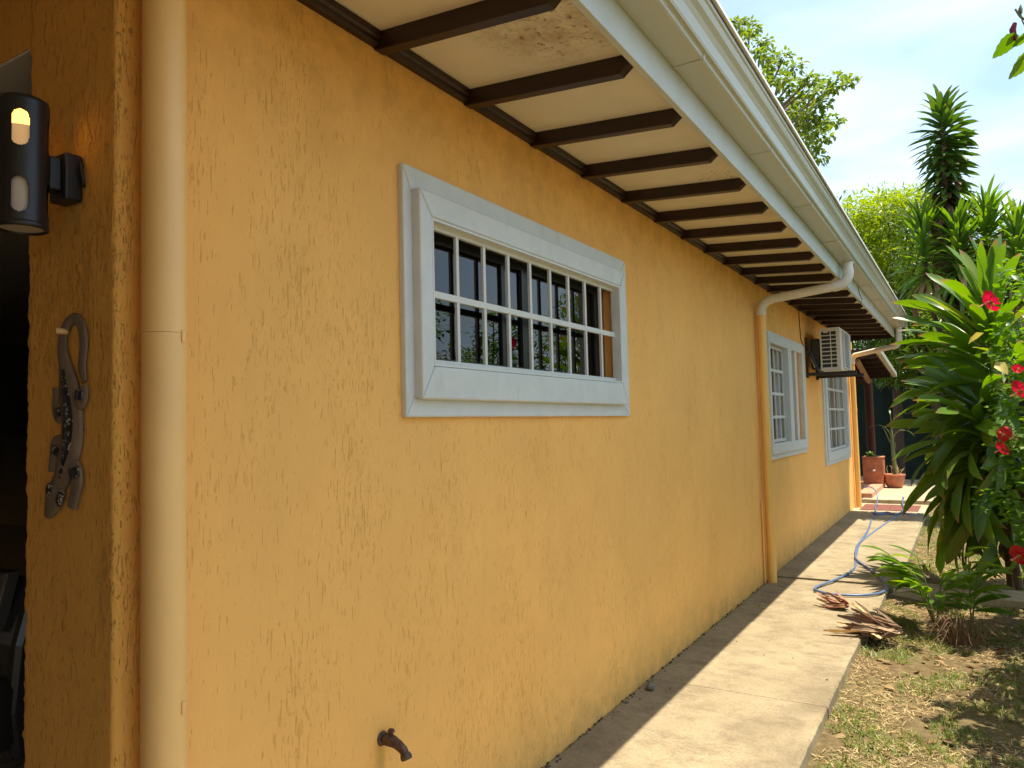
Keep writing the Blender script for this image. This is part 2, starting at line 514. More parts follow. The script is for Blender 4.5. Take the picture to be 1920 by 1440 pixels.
M['leaf_ginger'] = foliage('ginger_leaf', [(0.0, (0.075, 0.175, 0.016)), (0.6, (0.13, 0.25, 0.022)), (1.0, (0.18, 0.28, 0.03))], 0.35, 0.45)
M['grass'] = foliage('green_grass_blade', [(0.0, (0.09, 0.155, 0.02)), (0.6, (0.15, 0.205, 0.03)), (1.0, (0.24, 0.24, 0.06))], 0.5, 0.3)
M['straw'] = foliage('dry_grass_blade', [(0.0, (0.22, 0.155, 0.07)), (0.35, (0.40, 0.30, 0.135)), (0.7, (0.52, 0.41, 0.20)), (1.0, (0.20, 0.12, 0.06))], 0.75, 0.15)
M['petal'] = foliage('red_petal', [(0.0, (0.44, 0.006, 0.004)), (1.0, (0.52, 0.012, 0.006))], 0.45, 0.3)
M['petal_dark'] = foliage('wilted_petal', [(0.0, (0.20, 0.008, 0.03)), (1.0, (0.28, 0.01, 0.05))], 0.5, 0.25)
M['stamen'] = plain('stamen', (0.72, 0.25, 0.14), 0.6)
M['husk'] = foliage('dry_husk', [(0.0, (0.10, 0.055, 0.032)), (0.4, (0.22, 0.135, 0.08)), (0.75, (0.13, 0.07, 0.045)), (1.0, (0.36, 0.24, 0.125))], 0.65, 0.1)
M['husk_red'] = foliage('red_brown_husk', [(0.0, (0.20, 0.085, 0.05)), (0.5, (0.36, 0.18, 0.11)), (1.0, (0.27, 0.12, 0.075))], 0.7, 0.1)
M['stalk'] = plain('dry_brown_stalk', (0.17, 0.10, 0.05), 0.8, 0.5, 30)
M['husk_pale'] = foliage('pale_husk', [(0.0, (0.50, 0.33, 0.14)), (1.0, (0.58, 0.42, 0.22))], 0.6, 0.1)


# ------------------------------------------------------------------ mesh helpers
class G:
    def __init__(s):
        s.v, s.f, s.sm = [], [], []
    def add(s, vs, fs, smooth=False):
        o = len(s.v)
        s.v += [tuple(p) for p in vs]
        s.f += [tuple(i + o for i in f) for f in fs]
        s.sm += [smooth] * len(fs)
        return s
    def box(s, x0, x1, y0, y1, z0, z1):
        vs = [(x, y, z) for x in (x0, x1) for y in (y0, y1) for z in (z0, z1)]
        return s.add(vs, [(0, 1, 3, 2), (4, 6, 7, 5), (0, 4, 5, 1), (2, 3, 7, 6), (0, 2, 6, 4), (1, 5, 7, 3)])
    def prism_y(s, prof, y0, y1, close=True, smooth=False):
        """profile of (x, z) swept along y"""
        n = len(prof)
        vs = [(x, y0, z) for x, z in prof] + [(x, y1, z) for x, z in prof]
        fs = [(i, i + 1, n + i + 1, n + i) for i in range(n - 1)]
        if close:
            fs += [(n - 1, 0, n, 2 * n - 1), tuple(range(n))[::-1], tuple(range(n, 2 * n))]
        return s.add(vs, fs, smooth)
    def tube(s, pts, rad, seg=12, caps=True, flat=(1, 1, 1), smooth=True):
        pts = [Vector(p) for p in pts]
        n = len(pts)
        if isinstance(rad, (int, float)):
            rad = [rad] * n
        vs, fs = [], []
        up = None
        for i, p in enumerate(pts):
            d = (pts[min(i + 1, n - 1)] - pts[max(i - 1, 0)]).normalized()
            if up is None:
                ref = Vector((0, 0, 1)) if abs(d.z) < 0.9 else Vector((0, 1, 0))
                up = (ref - d * ref.dot(d)).normalized()
            else:
                up = (up - d * up.dot(d)).normalized()
            sd = d.cross(up)
            for k in range(seg):
                a = 2 * math.pi * k / seg
                off = (up * math.cos(a) + sd * math.sin(a)) * rad[i]
                vs.append((p.x + off.x * flat[0], p.y + off.y * flat[1], p.z + off.z * flat[2]))
        for i in range(n - 1):
            for k in range(seg):
                a, b = i * seg + k, i * seg + (k + 1) % seg
                fs.append((a, b, b + seg, a + seg))
        s.add(vs, fs, smooth)
        if caps:
            s.add(vs[:seg], [tuple(range(seg))[::-1]])
            s.add(vs[-seg:], [tuple(range(seg))])
        return s
    def lathe(s, prof, c=(0, 0, 0), seg=28, smooth=True):
        """profile of (r, z)"""
        n = len(prof)
        vs = [(c[0] + r * math.cos(2 * math.pi * k / seg), c[1] + r * math.sin(2 * math.pi * k / seg), c[2] + z) for r, z in prof for k in range(seg)]
        fs = [(i * seg + k, i * seg + (k + 1) % seg, (i + 1) * seg + (k + 1) % seg, (i + 1) * seg + k) for i in range(n - 1) for k in range(seg)]
        return s.add(vs, fs, smooth)
    def blob(s, c, r, seed=0, amp=0.2, sub=10):
        vs, fs = [], []
        for i in range(sub + 1):
            th = math.pi * i / sub
            for k in range(2 * sub):
                ph = math.pi * k / sub
                d = Vector((math.sin(th) * math.cos(ph), math.sin(th) * math.sin(ph), math.cos(th)))
                q = 1 + amp * mnoise.noise(d * 1.7 + Vector((seed, 0, 0)))
                vs.append((c[0] + d.x * r[0] * q, c[1] + d.y * r[1] * q, c[2] + d.z * r[2] * q))
        m = 2 * sub
        for i in range(sub):
            for k in range(m):
                fs.append((i * m + k, i * m + (k + 1) % m, (i + 1) * m + (k + 1) % m, (i + 1) * m + k))
        return s.add(vs, fs, True)
    def mesh(s, name, mats):
        me = bpy.data.meshes.new(name)
        me.from_pydata(s.v, [], s.f)
        for m in (mats if isinstance(mats, (list, tuple)) else [mats]):
            me.materials.append(m)
        me.polygons.foreach_set('use_smooth', s.sm)
        me.update()
        return me


def link(name, me, parent=None):
    o = bpy.data.objects.new(name, me)
    COL.objects.link(o)
    if parent is not None:
        o.parent = parent
    return o


def obj(name, g, mat, parent=None, bevel=0.0, loc=None):
    o = link(name, g.mesh(name, mat), parent)
    if loc:
        o.location = loc
    if bevel:
        b = o.modifiers.new('bevel', 'BEVEL')
        b.width = bevel
        b.segments = 2
        b.limit_method = 'ANGLE'
    return o


def tag(o, label=None, cat=None, group=None, kind=None):
    if label: o['label'] = label
    if cat: o['category'] = cat
    if group: o['group'] = group
    if kind: o['kind'] = kind
    return o


def thing(name, label, cat, loc=(0, 0, 0), group=None):
    o = bpy.data.objects.new(name, None)
    o.empty_display_size = 0.1
    o.location = loc
    COL.objects.link(o)
    tag(o, label, cat, group)
    bpy.context.view_layer.update()
    return o


def keep(child, parent):
    """parent a child whose mesh is in world coordinates under an empty that is not at the origin"""
    child.parent = parent
    child.matrix_parent_inverse = Matrix.Translation(-Vector(parent.location))
    return child


def wobj(name, g, mat, parent, bevel=0.0):
    return keep(obj(name, g, mat, None, bevel), parent)


# leaf templates -----------------------------------------------------------
def strap(L, Wd, bend, fold=0.25, twist=0.0, n=8, base=0.3, peak=0.5, wave=0.0, seed=0.0):
    """arching strap leaf along +x, up +z"""
    vs, al, ac = [], [], []
    x = z = 0.0
    px = None
    for i in range(n + 1):
        t = i / n
        ang = -bend * (t ** 1.25)
        if i:
            x += math.cos(ang) * L / n
            z += math.sin(ang) * L / n
        if t < peak:
            w = base + (1 - base) * math.sin(0.5 * math.pi * t / peak)
        else:
            q = (t - peak) / (1 - peak)
            w = math.cos(0.5 * math.pi * q ** 1.7)
        w = max(w, 0.02) * Wd * 0.5
        tw = twist * t
        for k in (-1, 0, 1):
            yy = k * w * math.cos(tw)
            zz = abs(k) * w * fold + k * w * math.sin(tw) + (wave * w * math.sin(9 * t + 2 * k + seed) if k else 0)
            vs.append((x - math.sin(ang) * zz, yy, z + math.cos(ang) * zz))
            al.append(t)
            ac.append((k + 1) / 2)
    fs = []
    for i in range(n):
        for k in range(2):
            a = i * 3 + k
            fs.append((a, a + 1, a + 4, a + 3))
    return vs, fs, al, ac


def leaf_mesh(name, data, mat, tone=0.0):
    vs, fs, al, ac = data
    me = bpy.data.meshes.new(name)
    me.from_pydata(vs, [], fs)
    for m in (mat if isinstance(mat, list) else [mat]):
        me.materials.append(m)
    for nm, vals in (('along', al), ('across', ac), ('tone', [tone] * len(vs))):
        a = me.attributes.new(nm, 'FLOAT', 'POINT')
        a.data.foreach_set('value', np.array(vals, dtype=np.float32))
    me.polygons.foreach_set('use_smooth', [True] * len(fs))
    me.update()
    return me


def cloud_mesh(name, data, mats4, tones, mat):
    """many copies of one leaf template joined in one mesh: mats4 is (N,4,4)"""
    vs, fs, al, ac = data
    V = np.array(vs, dtype=np.float32)
    n = len(V)
    N = len(mats4)
    P = np.einsum('nij,vj->nvi', mats4[:, :3, :3], V) + mats4[:, None, :3, 3]
    P = P.reshape(-1, 3).astype(np.float32)
    nf = len(fs)
    k = len(fs[0])
    F = (np.array(fs, dtype=np.int32)[None] + (np.arange(N, dtype=np.int32) * n)[:, None, None]).reshape(-1)
    me = bpy.data.meshes.new(name)
    me.vertices.add(N * n)
    me.vertices.foreach_set('co', P.reshape(-1))
    me.loops.add(N * nf * k)
    me.loops.foreach_set('vertex_index', F)
    me.polygons.add(N * nf)
    me.polygons.foreach_set('loop_start', np.arange(N * nf, dtype=np.int32) * k)
    me.polygons.foreach_set('loop_total', np.full(N * nf, k, dtype=np.int32))
    me.polygons.foreach_set('use_smooth', np.ones(N * nf, dtype=bool))
    me.materials.append(mat)
    for nm, vals in (('along', np.tile(np.array(al, dtype=np.float32), N)), ('across', np.tile(np.array(ac, dtype=np.float32), N)), ('tone', np.repeat(np.asarray(tones, dtype=np.float32), n))):
        a = me.attributes.new(nm, 'FLOAT', 'POINT')
        a.data.foreach_set('value', vals)
    me.update(calc_edges=True)
    return me


def frames(pos, az, el, roll, scale):
    """(N,4,4) matrices: leaf axis x points by azimuth and elevation"""
    ca, sa, ce, se = np.cos(az), np.sin(az), np.cos(el), np.sin(el)
    X = np.stack([ca * ce, sa * ce, se], 1)
    Y = np.stack([-sa, ca, np.zeros_like(ca)], 1)
    Z = np.cross(X, Y)
    cr, sr = np.cos(roll)[:, None], np.sin(roll)[:, None]
    Y2 = Y * cr + Z * sr
    Z2 = Z * cr - Y * sr
    m = np.zeros((len(az), 4, 4))
    s = np.asarray(scale)[:, None]
    m[:, :3, 0] = X * s
    m[:, :3, 1] = Y2 * s
    m[:, :3, 2] = Z2 * s
    m[:, :3, 3] = pos
    m[:, 3, 3] = 1
    return m


OVATE = ([(0, 0, 0), (0.30, 0.27, 0.05), (0.30, -0.27, 0.05), (0.36, 0, -0.01), (0.70, 0.19, 0.0), (0.70, -0.19, 0.0), (0.72, 0, -0.06), (1.0, 0, -0.15)],
         [(0, 3, 1, 1), ], [0] * 8, [0] * 8)
OV_V = [(0, 0, 0), (0.12, 0.0, 0.0), (0.34, 0.30, 0.07), (0.34, -0.30, 0.07), (0.40, 0, 0.0), (0.72, 0.20, 0.0), (0.72, -0.20, 0.0), (0.74, 0, -0.05), (1.0, 0.0, -0.16), (1.0, 0.001, -0.16)]
OV_F = [(1, 4, 2, 0), (1, 0, 3, 4), (4, 7, 5, 2), (4, 3, 6, 7), (7, 8, 9, 5), (7, 6, 8, 9)]
OVATE = (OV_V, OV_F[:4] + [(7, 8, 9, 5), (6, 8, 9, 7)], [p[0] for p in OV_V], [0.5 + p[1] for p in OV_V])
SMALL = ([(0, 0, 0), (0.5, 0.21, 0.05), (1.0, 0, -0.06), (0.5, -0.21, 0.05)], [(0, 3, 2, 1)], [0, 0.5, 1, 0.5], [0.5, 1, 0.5, 0])
LANCE = ([(0, 0, 0), (0.45, 0.14, 0.05), (0.5, 0, 0), (1.0, 0, -0.16), (0.45, -0.14, 0.05), (1.0, 0.001, -0.16)], [(0, 2, 1, 0)], [0] * 6, [0] * 6)
LANCE = ([(0, 0, 0), (0.45, 0.14, 0.04), (0.5, 0, -0.01), (0.45, -0.14, 0.04), (1.0, 0, -0.14)], [(0, 2, 4, 1), (0, 3, 4, 2)], [0, .45, .5, .45, 1], [.5, 1, .5, 0, .5])


def clumps(centers, radii, per, size, jitter=0.35, droop=0.25, shell=0.45):
    """leaf frames filling ellipsoidal clumps"""
    P, A, E, Rr, Sc = [], [], [], [], []
    for c, r in zip(centers, radii):
        n = max(4, int(per * (r[0] * r[1] * r[2]) ** (2 / 3)))
        d = rng.normal(size=(n, 3))
        d /= np.linalg.norm(d, axis=1)[:, None]
        rad = shell + (1 - shell) * rng.random(n) ** 0.6
        P.append(np.array(c) + d * rad[:, None] * np.array(r))
        A.append(np.arctan2(d[:, 1], d[:, 0]) + rng.normal(size=n) * 0.9)
        E.append(d[:, 2] * 0.7 - droop + rng.normal(size=n) * 0.45)
        Rr.append(rng.normal(size=n) * 0.5)
        Sc.append(size * (0.65 + 0.7 * rng.random(n)))
    return frames(np.concatenate(P), np.concatenate(A), np.concatenate(E), np.concatenate(Rr), np.concatenate(Sc))


# ================================================================== SETTING
# ground: one sheet, finer near the path, running to the horizon
def build_ground():
    xs = np.concatenate([[-400, -120, -40, -15, -6, -2, 0.2], np.arange(0.9, 4.6, 0.06), [5, 6, 8, 11, 16, 30, 80, 200, 400]])
    ys = np.concatenate([[-400, -100, -30, -10, -4, -1], np.arange(0.5, 13.0, 0.08), np.arange(13.2, 22, 0.4), [24, 28, 36, 60, 120, 400]])
    g = G()
    vs = []
    for y in ys:
        for x in xs:
            z = -0.075
            if 0.9 < x < 4.6 and 0.4 < y < 22:
                z += 0.03 * mnoise.noise((x * 0.9, y * 0.9, 0)) + 0.013 * mnoise.noise((x * 5, y * 5, 3))
                z += 0.035 * max(0, 1 - abs(x - 1.0) / 0.35) * (1 if y > 5.8 else 0.25)
                z = min(z, -0.012)
            vs.append((x, y, z))
    nx = len(xs)
    fs = [(j * nx + i, j * nx + i + 1, (j + 1) * nx + i + 1, (j + 1) * nx + i) for j in range(len(ys) - 1) for i in range(nx - 1)]
    g.add(vs, fs, True)
    tag(obj('ground', g, M['ground']), kind='structure')


build_ground()


def slab(name, x0, x1, y0, y1, z0, z1, mat, edge=0.006, seed=0.0, dy=0.0, step=0.06):
    """concrete slab whose right edge is chipped"""
    g = G()
    n = max(2, int((y1 - y0) / step))
    vs = []
    for i in range(n + 1):
        y = y0 + (y1 - y0) * i / n
        e = edge * mnoise.noise((y * 2.3, seed, 0)) + edge * 0.7 * mnoise.noise((y * 11, seed, 5))
        c = 0.006 + 0.012 * max(0, mnoise.noise((y * 6, seed, 9)))
        yy0 = y + dy
        xa = x0 + 0.011 + 0.006 * mnoise.noise((y * 9, seed, 3)) + 0.004 * mnoise.noise((y * 31, seed, 7))
        vs += [(xa, y, z0), (xa, y, z1), (x1 + e - c, yy0, z1), (x1 + e, yy0, z1 - c), (x1 + e + 0.004, yy0, z0)]
    fs = []
    for i in range(n):
        for k in range(5):
            a, b = i * 5 + k, i * 5 + (k + 1) % 5
            fs.append((a, b, b + 5, a + 5))
    fs += [tuple(range(5))[::-1], tuple(range(n * 5, n * 5 + 5))]
    g.add(vs, fs)
    return obj(name, g, mat)


path = thing('concrete_path', None, None)
tag(path, kind='structure')
for (a, b, x1, dz, sd) in ((-3.0, 1.24, 0.975, 0.0, 1), (1.25, 4.22, 0.975, 0.0, 2), (4.224, 5.72, 0.975, 0.0, 3), (5.724, 7.45, 1.0, -0.006, 4), (7.458, 10.3, 1.07, 0.010, 5), (10.306, 13.15, 1.07, 0.008, 6)):
    keep(slab('slab', 0.0, x1, a, b, -0.16, dz, M['concrete'], 0.006, sd), path)
side = slab('garden_slab', 1.03, 2.6, 7.36, 7.80, -0.10, -0.022, M['concrete_b'], 0.01, 8)
tag(side, kind='structure')
ap = G(); ap.box(-9, -0.004, -6, 0.985, -0.2, -0.02)
tag(obj('carport_floor', ap, M['concrete_b']), kind='structure')
gf = G(); gf.box(-8.8, -0.205, 0.99, 13.9, -0.2, -0.015)
tag(obj('garage_floor', gf, M['concrete_b']), kind='structure')

land = thing('landing', None, None); tag(land, kind='structure')
keep(slab('slab', 0.0, 1.10, 14.45, 19.2, -0.16, 0.058, M['concrete_b'], 0.02, 9), land)
kb = G(); kb.box(0.0, 1.10, 13.16, 14.44, -0.16, -0.004)
keep(obj('recess_bed', kb, M['concrete_b']), land)
for i in range(4):
    b = G(); b.box(0.10 + i * 0.212, 0.10 + i * 0.212 + 0.207, 13.35, 14.2, -0.02, 0.006)
    keep(obj('paver', b, M['brick_red'], None, 0.004), land)
tr = G(); tr.box(-3.0, 0.16, 14.75, 19.0, -0.1, 0.14)
terr = obj('terrace', tr, M['terrace'], None, 0.01); tag(terr, kind='structure')

# ================================================================== HOUSE
house = thing('house', 'long ochre stucco house with dark rafters under white eaves beside the concrete path', 'house')
ZT = 2.86     # top of wall at the soffit


def wall_panel(y0, y1, z0, z1, holes, x=0.0, th=0.2):
    """front face of the wall with openings and their reveals"""
    ys = sorted({y0, y1, *[h[0] for h in holes], *[h[1] for h in holes]})
    zs = sorted({z0, z1, *[h[2] for h in holes], *[h[3] for h in holes]})
    g = G()
    for a, b in zip(ys, ys[1:]):
        for c, d in zip(zs, zs[1:]):
            if any(h[0] <= a and b <= h[1] and h[2] <= c and d <= h[3] for h in holes):
                continue
            g.add([(x, a, c), (x, b, c), (x, b, d), (x, a, d)], [(0, 1, 2, 3)])
            g.add([(x - th, a, c), (x - th, b, c), (x - th, b, d), (x - th, a, d)], [(3, 2, 1, 0)])
    for (a, b, c, d) in holes:
        g.add([(x, a, c), (x - th, a, c), (x - th, a, d), (x, a, d)], [(0, 1, 2, 3)])
        g.add([(x, b, c), (x - th, b, c), (x - th, b, d), (x, b, d)], [(3, 2, 1, 0)])
        g.add([(x, a, c), (x, b, c), (x - th, b, c), (x - th, a, c)], [(0, 1, 2, 3)])
        g.add([(x, a, d), (x, b, d), (x - th, b, d), (x - th, a, d)], [(3, 2, 1, 0)])
    return g


W1 = (2.13, 3.868, 1.722, 2.262)
W2 = (7.60, 8.47, 1.25, 2.27)
W2b = (8.64, 9.28, 1.25, 2.27)
W3 = (11.08, 13.0, 1.02, 2.22)
obj('wall', wall_panel(1.06, 14.1, -0.15, ZT + 0.25, [W1, W2, W2b, W3]), M['wall'], house)


# the corner by the lamp: rough trowelled edges, so a fine mesh with a ragged outline
def corner_wall():
    prof = []          # (x, y) from the jamb round the corner to the main wall
    for t in np.linspace(0, 1, 4): prof.append((-0.393, 1.20 - 0.205 * t, 1))
    for t in np.linspace(0, 1, 40)[1:]: prof.append((-0.393 + 0.388 * t, 0.99, 0))
    for t in np.linspace(0, 1, 9)[1:]: prof.append((0.0, 0.995 + 0.065 * t, 2))
    zs = np.arange(-0.15, ZT + 0.26, 0.008)
    vs = []
    for z in zs:
        for (x, y, k) in prof:
            d = 0.0012 * mnoise.noise((x * 90, y * 90, z * 18)) + 0.0012 * mnoise.noise((x * 170, y * 170, z * 45))
            ex = ey = 0.0
            e1 = math.exp(-((x + 0.0) ** 2 + (y - 0.993) ** 2) / 0.00010)
            e2 = math.exp(-((x + 0.393) ** 2 + (y - 0.993) ** 2) / 0.00014)
            q1 = mnoise.noise((3.1, 7.7, z * 38)) + 0.6 * mnoise.noise((1.1, 2.7, z * 95))
            q2 = mnoise.noise((8.1, 0.7, z * 30)) + 0.6 * mnoise.noise((5.1, 2.7, z * 80))
            ex += e1 * 0.0055 * q1 - e2 * 0.008 * q2
            ey -= e1 * 0.0045 * q1 + e2 * 0.003 * q2
            if k == 0: ey -= d
            elif k == 2: ex += d * min(1, (1.06 - y) / 0.03)
            vs.append((x + ex, y + ey, z))
    n = len(prof)
    fs = [(j * n + i, j * n + i + 1, (j + 1) * n + i + 1, (j + 1) * n + i) for j in range(len(zs) - 1) for i in range(n - 1)]
    g = G(); g.add(vs, fs, True)
    return g


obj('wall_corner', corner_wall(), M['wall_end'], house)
g = G(); g.box(-0.2, -0.02, 14.09, 14.1, -0.15, ZT + 0.2)
g.box(-6, -0.0005, 14.1, 14.3, -0.15, 3.2)
obj('end_wall', g, M['wall'], house)
# lintel above the garage opening, beyond it the rest of the front
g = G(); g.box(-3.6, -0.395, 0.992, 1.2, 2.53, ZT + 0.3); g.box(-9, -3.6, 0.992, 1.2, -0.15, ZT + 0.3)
obj('lintel', g, M['wall_end'], house)
g = G(); g.box(-3.6, -0.396, 0.994, 1.2, 2.522, 2.5295)
obj('lintel_soffit', g, M['ceiling'], house)
# rooms behind: partitions, back wall, ceiling
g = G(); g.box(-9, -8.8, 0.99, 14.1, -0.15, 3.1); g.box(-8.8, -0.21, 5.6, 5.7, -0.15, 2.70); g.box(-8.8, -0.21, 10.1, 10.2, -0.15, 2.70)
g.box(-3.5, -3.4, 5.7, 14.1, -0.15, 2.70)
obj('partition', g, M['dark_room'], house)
g = G(); g.box(-8.8, -0.205, 1.2, 14.1, 2.70, 2.75)
obj('room_ceiling', g, M['ceiling'], house)

# eaves ---------------------------------------------------------------
RS = 0.5335
raf_y = [1.89 + RS * k for k in range(-8, 21)]
SL = -0.072


def rafter_mesh():
    x1 = 0.718
    def zt(x): return 2.862 + SL * x
    def zb(x): return 2.787 + SL * x
    prof = [(0.0, zt(0)), (0.0, zb(0) + 0.012), (0.006, zb(0) + 0.003), (0.018, zb(0)), (0.676, zb(0.676)), (x1, zb(x1) + 0.037), (x1, zt(x1))]
    g = G(); g.prism_y(prof, 0, 0.046)
    return g.mesh('rafter', M['rafter'])


rm = rafter_mesh()
for y in raf_y:
    o = link('rafter', rm, house)
    o.location = (0, y, 0)
    bv = o.modifiers.new('bevel', 'BEVEL'); bv.width = 0.003; bv.segments = 2
for k in range(len(raf_y) - 1):
    a, b = raf_y[k] + 0.023, raf_y[k + 1] + 0.023
    g = G()
    zj = 0.0015 * math.sin(k * 2.7)
    def zt(x): return 2.852 + SL * x + zj
    g.prism_y([(-0.02, zt(-0.02)), (0.722, zt(0.722)), (0.722, zt(0.722) + 0.01), (-0.02, zt(-0.02) + 0.01)], a, b)
    obj('soffit_panel', g, M['soffit'], house)
g = G(); g.prism_y([(0.0, 2.84), (0.0, 2.801), (0.022, 2.801), (0.028, 2.808), (0.030, 2.820), (0.038, 2.826), (0.040, 2.846)], -3, 14.1)
obj('eaves_trim', g, M['rafter'], house)
YE = 13.15
g = G(); g.box(0.731, 0.756, -4, YE, 2.746, 2.99)
obj('fascia', g, M['fascia'], house, 0.002)


def gutter_profile(e=0.0):
    return [(0.757, 3.0), (0.757, 2.882 - e), (0.868 + e, 2.882 - e), (0.875 + e, 2.886 - e), (0.878 + e, 2.900), (0.886 + e, 2.905), (0.893 + e, 2.902), (0.898 + e, 2.910), (0.899 + e, 2.930),
            (0.904 + e, 2.952), (0.916 + e, 2.970), (0.932 + e, 2.982), (0.938 + e, 2.994), (0.940 + e, 3.006), (0.947 + e, 3.010), (0.950 + e, 3.018), (0.947 + e, 3.026)]


def gut_mesh(y0, y1, e):
    o_ = gutter_profile(e)
    i_ = [(max(x - 0.004, 0.7585), z + 0.003) for x, z in o_[::-1]]
    g = G(); g.prism_y(o_ + i_, y0, y1)
    return g


gut = obj('gutter', gut_mesh(-4, YE, 0.0), M['gutter'], house)
jy = [2.77 + 1.165 * k for k in range(-3, 9)]
for y in jy:
    o_ = gutter_profile(0.004)[1:6]
    i_ = [(x - 0.0035, z + 0.0035) for x, z in o_[::-1]]
    g = G(); g.prism_y(o_ + i_, y, y + 0.02)
    obj('gutter_joint', g, M['gutter'], gut)
    # clip sheet lying under the next length of gutter
g = G(); g.box(0.757, 0.95, YE, YE + 0.006, 2.884, 3.02)
obj('gutter_end', g, M['gutter'], gut)
# roof: sheet with drip flashing, ridge far behind
g = G()
g.prism_y([(0.957, 3.034), (0.957, 3.040), (-4.3, 4.5), (-9.6, 3.04), (-9.6, 3.02), (-4.3, 4.46), (0.90, 3.034)], -5, 13.35)
obj('roof', g, M['roof'], house)
g = G(); g.prism_y([(0.958, 3.046), (0.966, 3.040), (0.966, 3.026), (0.960, 3.026), (0.955, 3.0325), (0.88, 3.050), (0.88, 3.056)], -4, YE + 0.02)
obj('roof_flashing', g, M['flash'], house)
g = G(); g.add([(0.72, 13.34, 2.75), (0.9, 13.34, 3.02), (-4.3, 13.34, 4.44), (-9.5, 13.34, 3.0), (-9, 13.34, 2.75)], [(0, 1, 2, 3, 4)])
obj('gable', g, M['rafter'], house)
# unseen carport ceiling added beside the camera, sized to darken the wall end
g = G(); g.box(-9, -0.002, -5, 0.985, 2.74, 2.79); g.box(-0.002, 4.4, -5, 0.66, 2.745, 2.80)
obj('carport_shade_ceiling', g, M['soffit'], house)
g = G(); g.box(-8.8, 4.2, -5.2, -5.0, -0.15, 2.745)  # unseen back wall, added to cut the light on the wall end
obj('carport_shade_wall', g, M['wall_end'], house)
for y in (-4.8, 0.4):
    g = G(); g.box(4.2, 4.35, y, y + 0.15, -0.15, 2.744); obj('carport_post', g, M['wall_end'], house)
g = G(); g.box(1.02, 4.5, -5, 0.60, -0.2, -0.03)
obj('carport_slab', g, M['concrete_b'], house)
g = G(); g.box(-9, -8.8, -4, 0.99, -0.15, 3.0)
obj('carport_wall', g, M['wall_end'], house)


# windows -------------------------------------------------------------
def frame_ring(x0, x1, o, i):
    """mitred frame between outer rectangle o and inner rectangle i (y0,y1,z0,z1): four members"""
    (a, b, c, d), (e, f, h, k) = o, i
    gap = 0.0008
    out = []
    for q in ([(a, c), (e, h), (e, k), (a, d)], [(b, c), (f, h), (f, k), (b, d)], [(a, c), (b, c), (f, h), (e, h)], [(a, d), (b, d), (f, k), (e, k)]):
        my = sum(p[0] for p in q) / 4; mz = sum(p[1] for p in q) / 4
        q = [(my + (p[0] - my) * (1 - gap / max(abs(p[0] - my), .01)), mz + (p[1] - mz) * (1 - gap / max(abs(p[1] - mz), .01))) for p in q]
        g = G()
        g.add([(x0, *p) for p in q] + [(x1, *p) for p in q], [(0, 1, 2, 3), (7, 6, 5, 4), (0, 4, 5, 1), (1, 5, 6, 2), (2, 6, 7, 3), (3, 7, 4, 0)])
        out.append(g)
    return out


def member(win, x0, x1, o, i, mat, bevel=0.003):
    for g in frame_ring(x0, x1, o, i):
        ob = obj('frame', g, mat, win, bevel)
        import bmesh
        bm = bmesh.new(); bm.from_mesh(ob.data); bmesh.ops.recalc_face_normals(bm, faces=bm.faces); bm.to_mesh(ob.data); bm.free()


def grille(win, y0, y1, z0, z1, ny, nz, x, mat, wv=0.018, wh=0.026):
    for i in range(ny + 1):
        y = y0 + (y1 - y0) * i / ny
        g = G(); g.box(x - 0.007, x + 0.006, y - wv / 2, y + wv / 2, z0, z1)
        obj('bar', g, mat, win, 0.0015)
    for j in range(nz + 1):
        z = z0 + (z1 - z0) * j / nz
        g = G(); g.box(x - 0.009, x + 0.0085, y0 - 0.012, y1 + 0.012, z - wh / 2, z + wh / 2)
        obj('bar', g, mat, win, 0.0015)


def empty_part(name, parent):
    o = bpy.data.objects.new(name, None); COL.objects.link(o); o.parent = parent
    o.empty_display_size = 0.1
    return o


w = empty_part('window', house); w['label'] = 'wide window with a two row white grille'
member(w, -0.004, 0.024, (2.008, 4.010, 1.537, 2.434), (2.06, 3.89, 1.62, 2.33), M['white_grey'], 0.006)
member(w, -0.004, 0.060, (2.055, 3.905, 1.600, 2.352), (2.130, 3.836, 1.720, 2.258), M['white_grey'], 0.007)
# lining of the opening
for q in ((2.130, 2.138, 1.720, 2.258), (3.828, 3.8365, 1.720, 2.258), (2.138, 3.828, 1.720, 1.7285), (2.138, 3.828, 2.249, 2.258)):
    g = G(); g.box(0.005, 0.057, *q); obj('lining', g, M['white'], w)
grille(w, 2.150, 3.852, 1.735, 2.245, 9, 2, 0.012, M['white'])
g = G(); g.box(-0.085, -0.055, 2.135, 2.18, 1.73, 2.26); g.box(-0.085, -0.055, 2.95, 3.02, 1.73, 2.26); g.box(-0.085, -0.055, 3.74, 3.785, 1.73, 2.26)
g.box(-0.083, -0.057, 2.18, 3.74, 1.724, 1.765); g.box(-0.083, -0.057, 2.18, 3.74, 2.215, 2.26)
g.box(-0.080, -0.059, 2.78, 2.81, 1.765, 2.215)
obj('sash', g, M['dark_sash'], w, 0.002)
for a, b in ((2.18, 2.95), (3.02, 3.74)):
    g = G(); g.add([(-0.07, a, 1.76), (-0.07, b, 1.76), (-0.07, b, 2.22), (-0.07, a, 2.22)], [(0, 1, 2, 3)])
    obj('pane', g, M['glass'], w)
g = G(); g.box(-0.09, -0.06, 3.786, 3.8675, 1.7225, 2.2615); obj('reveal_shade_board', g, M['reveal'], w)  # added strip that carries the reveal's shade in its colour
g = G(); g.box(-0.055, -0.006, 2.14, 3.86, 2.2475, 2.2615); obj('head', g, M['dark_sash'], w)

